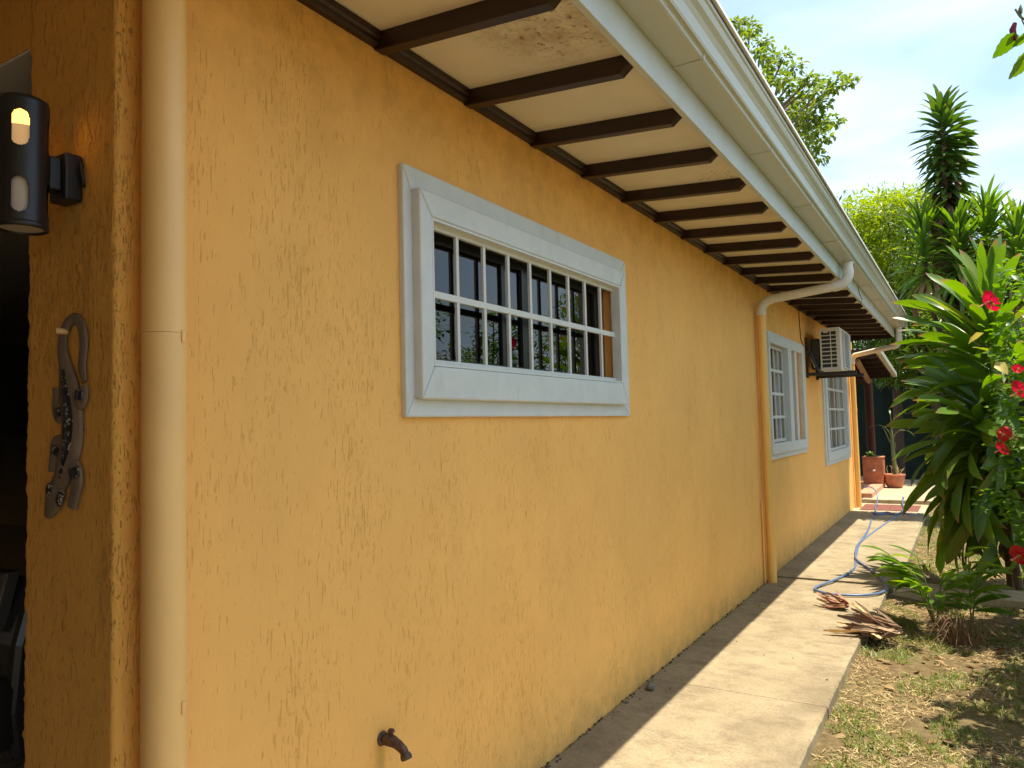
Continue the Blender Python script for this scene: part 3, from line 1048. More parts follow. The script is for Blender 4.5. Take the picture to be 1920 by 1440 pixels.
w = empty_part('window', house); w['label'] = 'window with tall white grille and narrow amber side light'
FO = (7.49, 9.47, 1.10, 2.385)
member(w, -0.004, 0.024, FO, (7.56, 9.40, 1.17, 2.33), M['white_grey'], 0.003)
for q in ((7.54, 9.42, 1.155, 1.26), (7.54, 9.42, 2.262, 2.36), (7.54, 7.606, 1.26, 2.262), (9.275, 9.42, 1.26, 2.262), (8.465, 8.645, 1.26, 2.262)):
    g = G(); g.box(-0.003, 0.046, *q); obj('frame', g, M['white_grey'], w, 0.003)
for q in ((8.455, 8.4695, 1.252, 2.268), (7.601, 7.612, 1.252, 2.268)):
    g = G(); g.box(-0.12, -0.004, *q); obj('lining', g, M['white'], w)
grille(w, 7.63, 8.44, 1.28, 2.245, 4, 4, -0.02, M['white'], 0.018, 0.03)
g = G(); g.add([(-0.13, 7.6, 1.25), (-0.13, 8.47, 1.25), (-0.13, 8.47, 2.27), (-0.13, 7.6, 2.27)], [(0, 1, 2, 3)])
obj('pane', g, M['glass_clear'], w)
g = G(); g.add([(-0.055, 8.64, 1.25), (-0.055, 8.97, 1.25), (-0.055, 8.97, 2.27), (-0.055, 8.64, 2.27)], [(0, 1, 2, 3)])
obj('pane', g, M['amber'], w)
g = G(); g.box(-0.06, 0.030, 8.90, 9.02, 1.262, 2.260); obj('mullion', g, M['white'], w, 0.003)
g = G(); g.box(-0.10, -0.06, 9.02, 9.28, 1.25, 2.27); obj('infill', g, M['wall'], w)


def curtain(win, y0, y1, z0, z1, x, mat, amp=0.03, freq=60):
    n = max(8, int((y1 - y0) * 80))
    vs = []
    for i in range(n + 1):
        y = y0 + (y1 - y0) * i / n
        dx = amp * math.sin(freq * (y - y0)) + 0.4 * amp * math.sin(freq * 2.3 * (y - y0) + 1)
        vs += [(x + dx, y, z0), (x + dx * 0.8, y, z1)]
    g = G(); g.add(vs, [(2 * i, 2 * i + 2, 2 * i + 3, 2 * i + 1) for i in range(n)], True)
    obj('curtain', g, mat, win)


curtain(w, 8.02, 8.30, 1.1, 2.4, -0.30, M['curtain'])
curtain(w, 8.36, 8.90, 1.1, 2.4, -0.34, M['curtain_grey'])

w = empty_part('window', house); w['label'] = 'far window with white curtains behind its grille'
member(w, -0.004, 0.024, (10.86, 13.30, 0.845, 2.38), (10.96, 13.12, 0.93, 2.30), M['white_grey'], 0.003)
for q in ((10.93, 13.16, 0.905, 1.03), (10.93, 13.16, 2.212, 2.33), (10.93, 11.09, 1.03, 2.212), (12.99, 13.16, 1.03, 2.212)):
    g = G(); g.box(-0.003, 0.046, *q); obj('frame', g, M['white_grey'], w, 0.003)
for q in ((12.985, 12.9995, 1.022, 2.218), (11.081, 11.094, 1.022, 2.218)):
    g = G(); g.box(-0.115, -0.004, *q); obj('lining', g, M['white'], w)
grille(w, 11.12, 12.96, 1.05, 2.20, 4, 4, -0.01, M['white'], 0.02, 0.032)
g = G(); g.box(-0.13, -0.10, 12.03, 12.09, 1.03, 2.21); obj('sash', g, M['white'], w)
g = G(); g.add([(-0.12, 11.08, 1.02), (-0.12, 13.0, 1.02), (-0.12, 13.0, 2.22), (-0.12, 11.08, 2.22)], [(0, 1, 2, 3)])
obj('pane', g, M['glass_clear'], w)
curtain(w, 11.35, 11.85, 0.9, 2.4, -0.26, M['curtain'])
curtain(w, 12.35, 13.1, 0.9, 2.4, -0.26, M['curtain'])


# downpipes -----------------------------------------------------------
def arc(c, r, a0, a1, ax, ay, n=7):
    c, ax, ay = Vector(c), Vector(ax), Vector(ay)
    return [c + (ax * math.cos(a0 + (a1 - a0) * i / n) + ay * math.sin(a0 + (a1 - a0) * i / n)) * r for i in range(n + 1)]


p = empty_part('downpipe', house); p['label'] = 'thick ochre downpipe at the near corner'
g = G(); g.tube([(0.058, 1.075, -0.02), (0.058, 1.075, 1.7362)], 0.0488, 40); obj('pipe', g, M['pipe'], p)
g = G(); g.tube([(0.058, 1.075, 1.737), (0.058, 1.075, 2.86)], 0.0492, 40); obj('pipe', g, M['pipe'], p)
for z in (1.715, 0.86):
    g = G(); g.box(0.101, 0.1085, 1.088, 1.098, z, z + 0.028); obj('clip', g, M['pipe'], p, 0.001)


def eave_pipe(y_w, y_e, z_el, z_bot, lab, x_e=0.828, z_join=1.62):
    p = empty_part('downpipe', house); p['label'] = lab
    r = 0.041
    a = Vector((0.058, y_w, z_el)); b = Vector((x_e, y_e, z_el + 0.075))
    d = (b - a).normalized()
    g = G(); g.tube([(0.058, y_w, z_bot), (0.058, y_w, z_join)], r, 22); obj('pipe', g, M['pipe_orange'], p)
    g = G(); g.tube([(0.058, y_w, z_join + 0.002), (0.058, y_w, z_el - 0.10)], r, 22); g.tube([(0.058, y_w, z_join - 0.03), (0.058, y_w, z_join + 0.03)], r + 0.003, 22); obj('pipe', g, M['pipe_orange'], p)
    R1 = 0.10
    up = Vector((0, 0, 1))
    el = [a - up * R1 + (up * math.sin(t) + d * (1 - math.cos(t))) * R1 for t in np.linspace(0, math.pi / 2, 8)]
    g = G(); g.tube(el, r + 0.003, 22); g.tube([a - up * (R1 + 0.035), a - up * (R1 - 0.004)], r + 0.005, 22); obj('elbow', g, M['pipe_white'], p)
    g = G(); g.tube([el[-1] - d * 0.01, b - d * 0.09], r, 22); obj('pipe', g, M['pipe_white'], p)
    el2 = [b - d * 0.09 + (d * math.sin(t) + up * (1 - math.cos(t))) * 0.09 for t in np.linspace(0, math.pi / 2, 8)]
    g = G(); g.tube(el2, r + 0.004, 22); g.tube([b - d * 0.13, b - d * 0.085], r + 0.006, 22); g.tube([el2[-1] - up * 0.006, el2[-1] + up * 0.04], r + 0.006, 22); obj('elbow', g, M['pipe_white'], p)
    g = G(); g.tube([el2[-1], (el2[-1].x, el2[-1].y, 2.885)], r, 22); g.tube([(el2[-1].x, el2[-1].y, 2.862), (el2[-1].x, el2[-1].y, 2.8805)], r + 0.005, 22); obj('pipe', g, M['pipe_white'], p)


eave_pipe(7.21, 7.21, 2.615, -0.03, 'orange downpipe with white elbows past the wide window')
eave_pipe(13.72, 13.02, 2.53, -0.03, 'orange downpipe at the far corner')
g = G(); g.tube([(0.012, 7.12, 0.0), (0.012, 7.12, 0.75)], 0.009, 10); obj('conduit', g, M['pipe_orange'], house)
g = G(); g.tube([(0.006, 9.42, 2.80), (0.008, 9.43, 2.6), (0.006, 9.47, 2.45), (0.010, 9.62, 2.38)], 0.005, 8); obj('cable', g, M['wire'], house)
g = G(); g.tube([(0.757, 8.55, 2.88), (0.765, 8.6, 2.80), (0.775, 8.7, 2.755), (0.765, 8.72, 2.72), (0.74, 8.62, 2.73)], 0.004, 6); obj('cable', g, M['wire'], house)

# porch roof at the far end
pr = thing('porch_roof', 'small dark lean-to porch roof with white gutter past the far downpipe', 'porch roof')
g = G(); g.add([(0.40, 14.0, 2.62), (0.40, 17.2, 2.36), (-3.4, 17.2, 2.36), (-3.4, 14.31, 2.62), (0.40, 14.0, 2.66), (0.40, 17.2, 2.40), (-3.4, 17.2, 2.40), (-3.4, 14.31, 2.66)],
                 [(0, 1, 2, 3), (7, 6, 5, 4), (0, 4, 5, 1), (1, 5, 6, 2), (2, 6, 7, 3), (3, 7, 4, 0)])
obj('roof_deck', g, M['rafter'], pr)
for k in range(6):
    y = 14.35 + 0.55 * k
    z = 2.62 - (y - 14.0) * 0.0813
    g = G(); g.box(-3.2, 0.36, y, y + 0.05, z - 0.075, z - 0.002); obj('rafter', g, M['rafter'], pr)
g = G(); g.add([(0.402, 14.0, 2.57), (0.402, 17.25, 2.30), (0.48, 17.25, 2.30), (0.48, 14.0, 2.57), (0.402, 14.0, 2.67), (0.402, 17.25, 2.40), (0.48, 17.25, 2.40), (0.48, 14.0, 2.67)],
                 [(0, 1, 2, 3), (7, 6, 5, 4), (0, 4, 5, 1), (1, 5, 6, 2), (2, 6, 7, 3), (3, 7, 4, 0)])
obj('gutter', g, M['gutter'], pr, 0.01)
g = G(); g.tube([(0.06, 14.35, 2.50), (-0.06, 17.3, 2.24)], 0.055, 4, smooth=False); obj('beam', g, M['light_wood'], pr)
g = G(); g.tube([(-0.10, 17.55, 0.19), (-0.10, 17.55, 2.30)], 0.085, 14); obj('post', g, M['post'], pr)
g = G(); g.box(-3.2, -0.1, 17.45, 17.55, 2.20, 2.33); obj('beam', g, M['rafter'], pr)

# ================================================================== THINGS ON THE HOUSE
# wall lamp
lamp = thing('wall_lamp', 'black cylinder wall lamp with slotted sides, lit amber at the top', 'lamp')
LC = (-0.168, 0.868)
LR, LZ0, LZ1 = 0.0535, 1.978, 2.284


def lamp_shell():
    seg, nz = 144, 150
    zs = np.linspace(LZ0, LZ1 - 0.012, nz + 1)
    slots = []
    a_cam = math.atan2(0 - LC[1], 1.67 - LC[0])
    for k in range(4):
        az = a_cam - 0.10 + k * math.pi / 2
        slots += [(az, 2.160, 2.244), (az, 2.008, 2.090)]
    hw = 0.0185
    def inside(a, z):
        for (az, z0, z1) in slots:
            d = (a - az + math.pi) % (2 * math.pi) - math.pi
            s = LR * d
            if abs(s) < hw and z0 < z < z1:
                if z > z1 - hw:
                    return s * s + (z - (z1 - hw)) ** 2 < hw * hw
                if z < z0 + hw:
                    return s * s + (z - (z0 + hw)) ** 2 < hw * hw
                return True
        return False
    g = G()
    for r in (LR, LR - 0.004):
        vs = [(LC[0] + r * math.cos(2 * math.pi * k / seg), LC[1] + r * math.sin(2 * math.pi * k / seg), z) for z in zs for k in range(seg)]
        fs = []
        for j in range(nz):
            for k in range(seg):
                if not inside(2 * math.pi * (k + 0.5) / seg, (zs[j] + zs[j + 1]) / 2):
                    a, b = j * seg + k, j * seg + (k + 1) % seg
                    fs.append((a, b, b + seg, a + seg))
        g.add(vs, fs, True)
    g.lathe([(LR, LZ1 - 0.012), (LR - 0.002, LZ1 - 0.005), (LR - 0.010, LZ1), (0.0, LZ1 + 0.002)], (LC[0], LC[1], 0), seg)
    g.lathe([(LR, LZ0), (LR + 0.0015, LZ0 + 0.001), (LR + 0.0015, LZ0 + 0.012), (LR, LZ0 + 0.013)], (LC[0], LC[1], 0), seg)
    g.lathe([(LR, LZ0), (LR - 0.007, LZ0), (LR - 0.007, LZ0 + 0.006)], (LC[0], LC[1], 0), seg)
    return g


obj('housing', lamp_shell(), M['black'], lamp)
g = G(); g.lathe([(LR - 0.012, LZ0 + 0.01), (LR - 0.012, 2.212)], (*LC, 0), 40); obj('diffuser', g, M['diffuser'], lamp)
g = G(); g.lathe([(LR - 0.012, 2.213), (LR - 0.012, 2.268), (0, 2.269)], (*LC, 0), 40); obj('bulb', g, M['bulb'], lamp)
g = G(); g.lathe([(LR - 0.0115, 2.150), (LR - 0.0115, 2.2128)], (*LC, 0), 40); obj('glowing_glass', g, M['glow'], lamp)
g = G(); g.lathe([(LR - 0.007, LZ0 + 0.005), (0.0, LZ0 + 0.005)], (*LC, 0), 40); obj('lens', g, M['diffuser'], lamp)
g = G(); g.box(LC[0] - 0.022, LC[0] + 0.022, LC[1] + 0.05, 0.945, 2.085, 2.165); obj('arm', g, M['black'], lamp, 0.004)
g = G(); g.box(LC[0] - 0.036, LC[0] + 0.038, 0.945, 0.987, 2.065, 2.178); obj('backplate', g, M['black'], lamp, 0.005)
g = G(); g.tube([(LC[0] + 0.045, 0.98, 2.155), (LC[0] + 0.050, 0.975, 2.14), (LC[0] + 0.046, 0.982, 2.115), (LC[0] + 0.052, 0.98, 2.10)], 0.005, 6); obj('wire_end', g, M['black'], lamp)

# carved gecko, head down
gk = thing('gecko_ornament', 'carved grey wooden gecko hanging head down by its tail on the wall corner', 'ornament')
YG = 0.982


def gp(cxp, cyp, y=YG):
    """drawing coordinates of the carving (mm-like grid) to metres on the wall"""
    x = -0.2713 + (cxp - 262) * 0.000683
    z = 1.788 - (cyp - 148) * 0.000402
    q = y / 0.98           # carvings standing further off the wall
    return (1.67 + (x - 1.67) * q, y, 1.5 + (z - 1.5) * q)


def catmull(pts, n=6):
    P = [Vector(p) for p in pts]
    P = [P[0] * 2 - P[1]] + P + [P[-1] * 2 - P[-2]]
    out = []
    for i in range(1, len(P) - 2):
        for k in range(n):
            t = k / n
            out.append(0.5 * (2 * P[i] + (P[i + 1] - P[i - 1]) * t + (2 * P[i - 1] - 5 * P[i] + 4 * P[i + 1] - P[i + 2]) * t * t + (3 * P[i] - P[i - 1] - 3 * P[i + 1] + P[i + 2]) * t ** 3))
    out.append(P[-2])
    return out


def gtube(pts, wid, y=YG, flat=0.32):
    c = catmull([gp(a, b, y) for a, b in pts])
    wv = np.interp(np.linspace(0, len(pts) - 1, len(c)), range(len(pts)), wid)
    g = G(); g.tube(c, [v * 0.000683 * 0.5 for v in wv], 12, flat=(1, flat, 0.85))
    return g


gb = gtube([(505, 545), (488, 450), (498, 340), (492, 250), (470, 185), (430, 160), (392, 185), (366, 250), (362, 340), (378, 430), (398, 520), (412, 620), (428, 720), (432, 820), (424, 920), (396, 1020), (366, 1110), (345, 1150), (325, 1220), (295, 1290), (268, 1345)],
           [34, 46, 48, 48, 48, 48, 50, 52, 58, 72, 104, 128, 126, 128, 130, 118, 96, 90, 116, 84, 40])
obj('body', gb, M['gecko'], gk)
for pts, wid in (([(395, 700), (352, 745), (330, 690), (330, 620), (332, 565)], [60, 62, 58, 52, 60]), ([(430, 640), (475, 668), (500, 620), (500, 565)], [64, 66, 56, 40]),
                 ([(395, 960), (360, 900), (325, 900), (312, 980), (306, 1075)], [60, 58, 56, 50, 56]), ([(400, 1060), (448, 1055), (462, 1130), (445, 1220), (432, 1285)], [66, 80, 70, 58, 54])):
    obj('leg', gtube(pts, wid, YG - 0.002, 0.35), M['gecko'], gk)
obj('back_inlay', gtube([(366, 460), (378, 540), (396, 640), (408, 740), (408, 830), (400, 920), (378, 1010), (350, 1110)], [20, 40, 62, 70, 72, 66, 46, 22], YG - 0.0085, 0.35), M['dots'], gk)
for pts, wid in (([(342, 745), (336, 690)], [46, 40]), ([(468, 650), (472, 590)], [56, 42]), ([(318, 920), (308, 980)], [44, 30]), ([(440, 1050), (452, 1110)], [60, 52])):
    obj('leg_inlay', gtube(pts, wid, YG - 0.0085, 0.35), M['dots'], gk)
for pts in ([(292, 1150), (282, 1185), (276, 1225)], [(362, 1205), (350, 1238), (336, 1272)]):
    obj('eye', gtube(pts, [30, 46, 30], YG - 0.009, 0.4), M['dots'], gk)
pg = thing('wooden_peg', 'short pale wooden peg holding up the gecko tail', 'peg')
a = Vector(gp(398, 236, 0.985)); b = a + Vector((-0.010, -0.024, 0.002))
g = G(); g.tube([a, b], 0.0075, 8); obj('peg', g, M['peg'], pg)

# garden tap
tp = thing('garden_tap', 'small corroded bronze tap sticking out low on the ochre wall', 'tap', (0, 1.885, 0.5))
g = G(); g.lathe([(0.0, 0.006), (0.022, 0.006), (0.024, 0.0)], (0, 0, 0), 20)
fl = obj('flange', g, M['rust'], tp); fl.rotation_euler = (0, R(90), 0)
g = G(); g.tube([(0, 0, 0), (0.030, 0, 0.0), (0.032, 0, 0)], [0.012, 0.012, 0.017], 14); g.tube([(0.018, 0, 0), (0.034, 0, 0), (0.05, 0, -0.002)], [0.021, 0.022, 0.019], 6, smooth=False)
g.tube([(0.045, 0, -0.001), (0.068, 0, -0.008), (0.088, 0, -0.020), (0.098, 0, -0.036)], [0.0175, 0.016, 0.0145, 0.0135], 14)
obj('body', g, M['rust'], tp)
g = G(); g.tube([(0.095, 0, -0.030), (0.100, 0, -0.040), (0.1025, 0, -0.046)], [0.0165, 0.0190, 0.0175], 14); obj('spout', g, M['rust'], tp)
g = G(); g.tube([(0.036, 0, 0.010), (0.038, 0, 0.028)], 0.008, 10); g.blob((0.039, 0, 0.030), (0.013, 0.011, 0.008), 2, 0.3, 6); obj('handle', g, M['rust'], tp)

# air conditioner on its brackets
ac = thing('air_conditioner', 'boxy cream outdoor air conditioner with slatted side on black wall brackets', 'air conditioner', (0, 10.2, 2.0))
AX0, AX1, AY0, AY1, AZ0, AZ1 = 0.17, 0.40, 9.78, 10.62, 2.075, 2.60
# casing as a shell with a recess on the slatted side
g = G()
g.box(AX0, AX1, AY0 + 0.012, AY1, AZ0, AZ1)
wobj('casing', g, M['ac'], ac, 0.010)
g = G()
xs = [(AX0 + 0.018, AX0 + 0.118), (AX0 + 0.128, AX0 + 0.186)]
g.box(AX0, AX0 + 0.018, AY0, AY0 + 0.012, AZ0, AZ1); g.box(AX0 + 0.118, AX0 + 0.128, AY0, AY0 + 0.012, AZ0 + 0.04, AZ1 - 0.045); g.box(AX0 + 0.186, AX1, AY0, AY0 + 0.012, AZ0, AZ1)
g.box(AX0 + 0.018, AX0 + 0.186, AY0, AY0 + 0.012, AZ0, AZ0 + 0.04); g.box(AX0 + 0.018, AX0 + 0.186, AY0, AY0 + 0.012, AZ1 - 0.045, AZ1)
wobj('side_panel', g, M['ac'], ac, 0.002)
g = G(); g.box(AX0 + 0.012, AX0 + 0.192, AY0 + 0.006, AY0 + 0.0115, AZ0 + 0.03, AZ1 - 0.035); wobj('recess', g, M['ac_dark'], ac)
for k in range(1, 9):
    z = AZ0 + 0.04 + (AZ1 - AZ0 - 0.085) * k / 9
    for a, b in xs:
        g = G(); g.box(a - 0.001, b + 0.001, AY0 + 0.001, AY0 + 0.011, z - 0.006, z + 0.006); wobj('slat', g, M['ac'], ac)
g = G(); g.box(AX0 + 0.045, AX0 + 0.095, AY0 + 0.001, AY0 + 0.010, AZ1 - 0.062, AZ1 - 0.044); wobj('grip', g, M['ac'], ac)
g = G(); g.box(AX1, AX1 + 0.022, AY0 + 0.20, AY1 - 0.03, AZ0 + 0.03, AZ1 - 0.03); wobj('front_grille', g, M['fascia'], ac, 0.006)
g = G()
for k in range(22):
    z = AZ0 + 0.05 + k * 0.0195
    g.box(AX1 + 0.0215, AX1 + 0.026, AY0 + 0.225, AY1 - 0.26, z, z + 0.006)
fs_ = wobj('grille_wires', g, M['ac_dark'], ac); fs_['kind'] = 'stuff'
g = G(); g.box(AX1 + 0.021, AX1 + 0.0245, AY1 - 0.20, AY1 - 0.10, AZ0 + 0.22, AZ0 + 0.30); wobj('badge', g, M['white'], ac)
for y in (9.74, 10.46):
    g = G(); g.box(0.002, 0.026, y, y + 0.06, 2.0, 2.50); g.box(0.0, 0.57, y + 0.005, y + 0.045, 2.02, 2.06)
    g.tube([(0.02, y + 0.03, 2.40), (0.15, y + 0.03, 2.05)], 0.014, 4, smooth=False)
    wobj('bracket', g, M['dark_metal'], ac, 0.002)
g = G(); g.box(0.06, 0.16, 9.80, 10.6, 2.10, 2.48); wobj('fan_coil', g, M['ac_dark'], ac, 0.01)
g = G(); g.tube([(0.18, 9.84, 2.12), (0.10, 9.80, 2.13), (0.05, 9.80, 2.3), (0.0, 9.80, 2.36)], 0.014, 8); wobj('hose', g, M['white'], ac)

# car in the dark garage
car = thing('parked_car', 'dark car standing in the unlit garage behind the wall corner', 'car')
def car_body():
    g = G()
    prof = [(1.30, 0.42), (1.28, 0.58), (1.30, 0.80), (1.36, 1.02), (1.50, 1.16), (1.75, 1.50), (2.2, 1.56), (3.4, 1.52), (4.2, 1.08), (5.0, 0.98), (5.35, 0.80), (5.36, 0.40)]
    xs = [(-2.92, 0.90), (-2.98, 1.0), (-2.0, 1.0), (-1.10, 1.0), (-1.04, 0.90)]
    vs = []
    for i, (x, s) in enumerate(xs):
        for (y, z) in prof:
            tum = 0.16 * max(0, z - 1.0) / 0.5
            xx = x + (tum if x < -2 else -tum) * (abs(x + 2) / 0.95)
            vs.append((xx, 3.3 + (y - 3.3) * (s if abs(x + 2) > 0.91 else 1) , z))
    n = len(prof)
    fs = [(i * n + k, (i + 1) * n + k, (i + 1) * n + (k + 1) % n, i * n + (k + 1) % n) for i in range(len(xs) - 1) for k in range(n)]
    fs += [tuple(range(n)), tuple(range((len(xs) - 1) * n, len(xs) * n))[::-1]]
    g.add(vs, fs)
    return g
obj('body', car_body(), M['car'], car, 0.03)
for x in (-2.72, -1.30):
    g = G(); g.add([(x - 0.10, 1.318, 0.84), (x + 0.10, 1.318, 0.84), (x + 0.14, 1.345, 1.04), (x - 0.14, 1.345, 1.04), (x - 0.10, 1.27, 0.84), (x + 0.10, 1.27, 0.84), (x + 0.14, 1.30, 1.04), (x - 0.14, 1.30, 1.04)],
                   [(7, 6, 5, 4), (0, 4, 5, 1), (1, 5, 6, 2), (2, 6, 7, 3), (3, 7, 4, 0)])
    obj('tail_light', g, M['car_lens'], car, 0.01)
g = G(); g.box(-2.9, -1.1, 1.22, 1.40, 0.45, 0.70); obj('bumper', g, M['car'], car, 0.04)
for x in (-2.85, -1.35):
    for y in (2.0, 4.5):
        wheel = empty_part('wheel', car)
        g = G(); g.lathe([(0.20, -0.1), (0.29, -0.1), (0.31, -0.07), (0.31, 0.07), (0.29, 0.1), (0.20, 0.1)], (0, 0, 0), 24)
        o = obj('tyre', g, M['car_dark'], wheel); o.rotation_euler = (0, R(90), 0); o.location = (x + 0.1, y, 0.30)
        g = G(); g.lathe([(0.0, 0.06), (0.20, 0.09), (0.20, -0.09), (0.0, -0.06)], (0, 0, 0), 16)
        o = obj('rim', g, M['car_lens'], wheel); o.rotation_euler = (0, R(90), 0); o.location = (x + 0.1, y, 0.30)

# ================================================================== FAR END: planter, pots, net fence
pl = thing('terracotta_planter', 'square terracotta planter block on the terrace by the porch post', 'planter', (-0.02, 17.2, 0.2))
g = G(); g.box(-0.21, 0.17, 16.85, 17.25, 0.14, 0.655); g.box(-0.222, 0.182, 16.838, 17.262, 0.655, 0.685)
wobj('box', g, M['terracotta'], pl, 0.012)
g = G(); g.box(-0.15, 0.11, 16.9, 17.2, 0.684, 0.688); wobj('soil', g, M['bark_dark'], pl)
g = G(); g.tube([(0.0, 16.85, 0.41), (0.0, 16.80, 0.41)], 0.018, 8); g.blob((0.0, 16.79, 0.415), (0.03, 0.03, 0.025), 1, 0.2, 6); wobj('spigot', g, M['pipe_white'], pl)
su = thing('succulent', 'small bright green succulent growing on the terracotta planter', 'plant', (-0.06, 17.0, 0.68))
lm = leaf_mesh('leaf', strap(0.13, 0.045, 0.35, 0.3, 0, 5, 0.5, 0.5), M['leaf_ginger'])
for k in range(22):
    o = link('leaf', lm, su)
    o.rotation_euler = (0, -R(random.uniform(10, 75)), random.uniform(0, 6.28))
    o.scale = [random.uniform(0.7, 1.2)] * 3
pot = thing('flower_pot', 'round terracotta pot standing on the landing beside the planter', 'pot', (0.35, 17.0, 0.058))
g = G(); g.lathe([(0.0, 0.0), (0.13, 0.0), (0.165, 0.07), (0.185, 0.15), (0.19, 0.22), (0.188, 0.232), (0.204, 0.24), (0.206, 0.272), (0.186, 0.275), (0.18, 0.24)], (0, 0, 0), 32); obj('bowl', g, M['terracotta'], pot)
g = G(); g.lathe([(0.183, 0.25), (0.0, 0.26)], (0, 0, 0), 24); obj('soil', g, M['bark_dark'], pot)
pa = thing('potted_tree', 'young bare stemmed plant with arching stalks growing in the terracotta pot', 'plant', (0.35, 17.0, 0.31))
g = G(); g.tube([(0.02, 0, 0), (0.01, 0, 0.30), (0.0, 0, 0.62), (-0.01, 0, 0.95)], [0.042, 0.04, 0.032, 0.02], 12); obj('stem', g, M['green_stem'], pa)
for q in ([(-0.005, 0, 0.72), (-0.05, 0, 0.86), (-0.13, 0, 0.98), (-0.24, 0, 1.02)], [(0, 0, 0.70), (0.05, 0, 0.82), (0.14, 0, 0.90), (0.24, 0, 0.90)], [(-0.01, 0, 0.92), (-0.005, 0, 1.08), (-0.01, 0, 1.22)], [(-0.01, 0, 0.93), (0.03, 0, 1.10), (0.10, 0, 1.22)], [(0, 0, 0.60), (-0.06, 0, 0.72), (-0.14, 0, 0.93), (-0.18, 0, 0.98)], [(0, 0, 0.5), (0.05, 0, 0.58), (0.04, 0, 0.68)]):
    g = G(); g.tube(catmull(q, 4), list(np.linspace(0.016, 0.006, (len(q) - 1) * 4 + 1)), 7); obj('stalk', g, M['green_stem'], pa)
lm2 = leaf_mesh('leaf', strap(0.30, 0.06, 0.9, 0.3, 0.3, 6), M['leaf_tall'])
for p_, rz, el in (((-0.24, 0, 1.02), 3.1, 0.1), ((0.24, 0, 0.90), 0.0, -0.2), ((-0.01, 0, 1.2), 1.8, 1.2), ((0.1, 0, 1.2), 0.4, 0.7)):
    o = link('leaf', lm2, pa); o.location = p_; o.rotation_euler = (0, -el, rz); o.scale = (0.7, 0.7, 0.7)
for k in range(9):
    a = random.uniform(0, 6.28); r0 = random.uniform(0.05, 0.14)
    g = G(); h = random.uniform(0.08, 0.24)
    g.tube([(r0 * math.cos(a), r0 * math.sin(a), -0.06), (1.4 * r0 * math.cos(a), 1.4 * r0 * math.sin(a), h * 0.6), (2.0 * r0 * math.cos(a + 0.3), 2.0 * r0 * math.sin(a + 0.3), h)], [0.006, 0.005, 0.003], 5)
    obj('dry_stalk', g, M['peg'], pa)
nf = thing('net_fence', 'dark green shade net fence behind the potted plant', 'fence')
n = 90
vs = []
for i in range(n + 1):
    x = -2.6 + 5.4 * i / n
    for z, k in ((-0.1, 1.0), (1.1, 0.6), (2.55, 0.3)):
        vs.append((x, 20.9 + 0.06 * k * math.sin(x * 9) + 0.04 * math.sin(x * 3.1 + z), z))
g = G(); g.add(vs, [(i * 3 + k, i * 3 + 3 + k, i * 3 + 4 + k, i * 3 + 1 + k) for i in range(n) for k in range(2)], True)
obj('net', g, M['net'], nf)
for x in (-2.6, -0.8, 1.0, 2.8):
    g = G(); g.tube([(x, 20.98, -0.1), (x, 20.98, 2.6)], 0.035, 8); obj('post', g, M['bark_dark'], nf)

# hose ---------------------------------------------------------------------
hs = thing('garden_hose', 'blue garden hose looped along the concrete path', 'hose')
zh = 0.013
pa_ = [(0.06, 14.55, 0.26), (0.17, 14.5, 0.27), (0.26, 14.42, 0.20), (0.29, 14.2, 0.06), (0.31, 13.7, 0.024), (0.36, 13.1, zh), (0.38, 12.55, zh), (0.42, 11.9, zh), (0.49, 10.8, zh + 0.008), (0.51, 9.75, zh), (0.56, 9.05, zh), (0.61, 8.55, zh + 0.02), (0.74, 8.20, zh + 0.006), (0.89, 7.76, zh + 0.01), (0.985, 7.35, zh), (0.975, 7.08, zh), (0.86, 6.92, zh), (0.72, 6.86, zh), (0.58, 6.86, zh), (0.465, 6.98, zh), (0.475, 7.16, zh), (0.56, 7.42, zh + 0.006), (0.63, 7.75, zh + 0.01), (0.645, 8.15, zh), (0.60, 8.6, zh), (0.545, 9.1, zh + 0.022), (0.52, 9.6, zh + 0.02), (0.53, 10.2, zh), (0.61, 11.4, zh), (0.70, 12.5, zh), (0.74, 13.0, zh + 0.02), (0.73, 13.6, zh + 0.012), (0.68, 14.1, 0.03), (0.665, 14.42, 0.11), (0.66, 14.7, 0.07)]
g = G(); g.tube(catmull(pa_, 8), 0.0108, 10); obj('loop', g, M['hose'], hs)
pb_ = [(0.37, 12.62, zh + 0.022), (0.45, 12.58, zh), (0.55, 12.72, zh + 0.01), (0.66, 12.66, zh), (0.76, 12.80, zh + 0.02), (0.88, 12.78, zh), (1.02, 12.86, zh)]
g = G(); g.tube(catmull(pb_, 8), 0.0108, 10); g.tube(catmull([(x, y - 0.12 * math.sin(9 * x), z + 0.012) for x, y, z in pb_[:5]], 8), 0.0108, 10); obj('strand', g, M['hose'], hs)

# stone and crumbs on the path
st = G(); st.blob((0.075, 4.04, 0.018), (0.024, 0.026, 0.022), 4, 0.5, 8)
tag(obj('stone', st, M['stone']), 'small round dark stone on the path close to the wall', 'stone')
g = G()
for k in range(46):
    x, y = random.uniform(0.02, 0.95), random.uniform(2.6, 7.2)
    if random.random() < 0.5: x = random.uniform(0.01, 0.2)
    r = random.uniform(0.002, 0.006)
    g.blob((x, y, r * 0.5), (r, r * random.uniform(1, 2.6), r * 0.6), k, 0.6, 4)
tag(obj('path_crumbs', g, M['stone']), 'dark crumbs of dirt scattered over the concrete path', 'debris', kind='stuff')

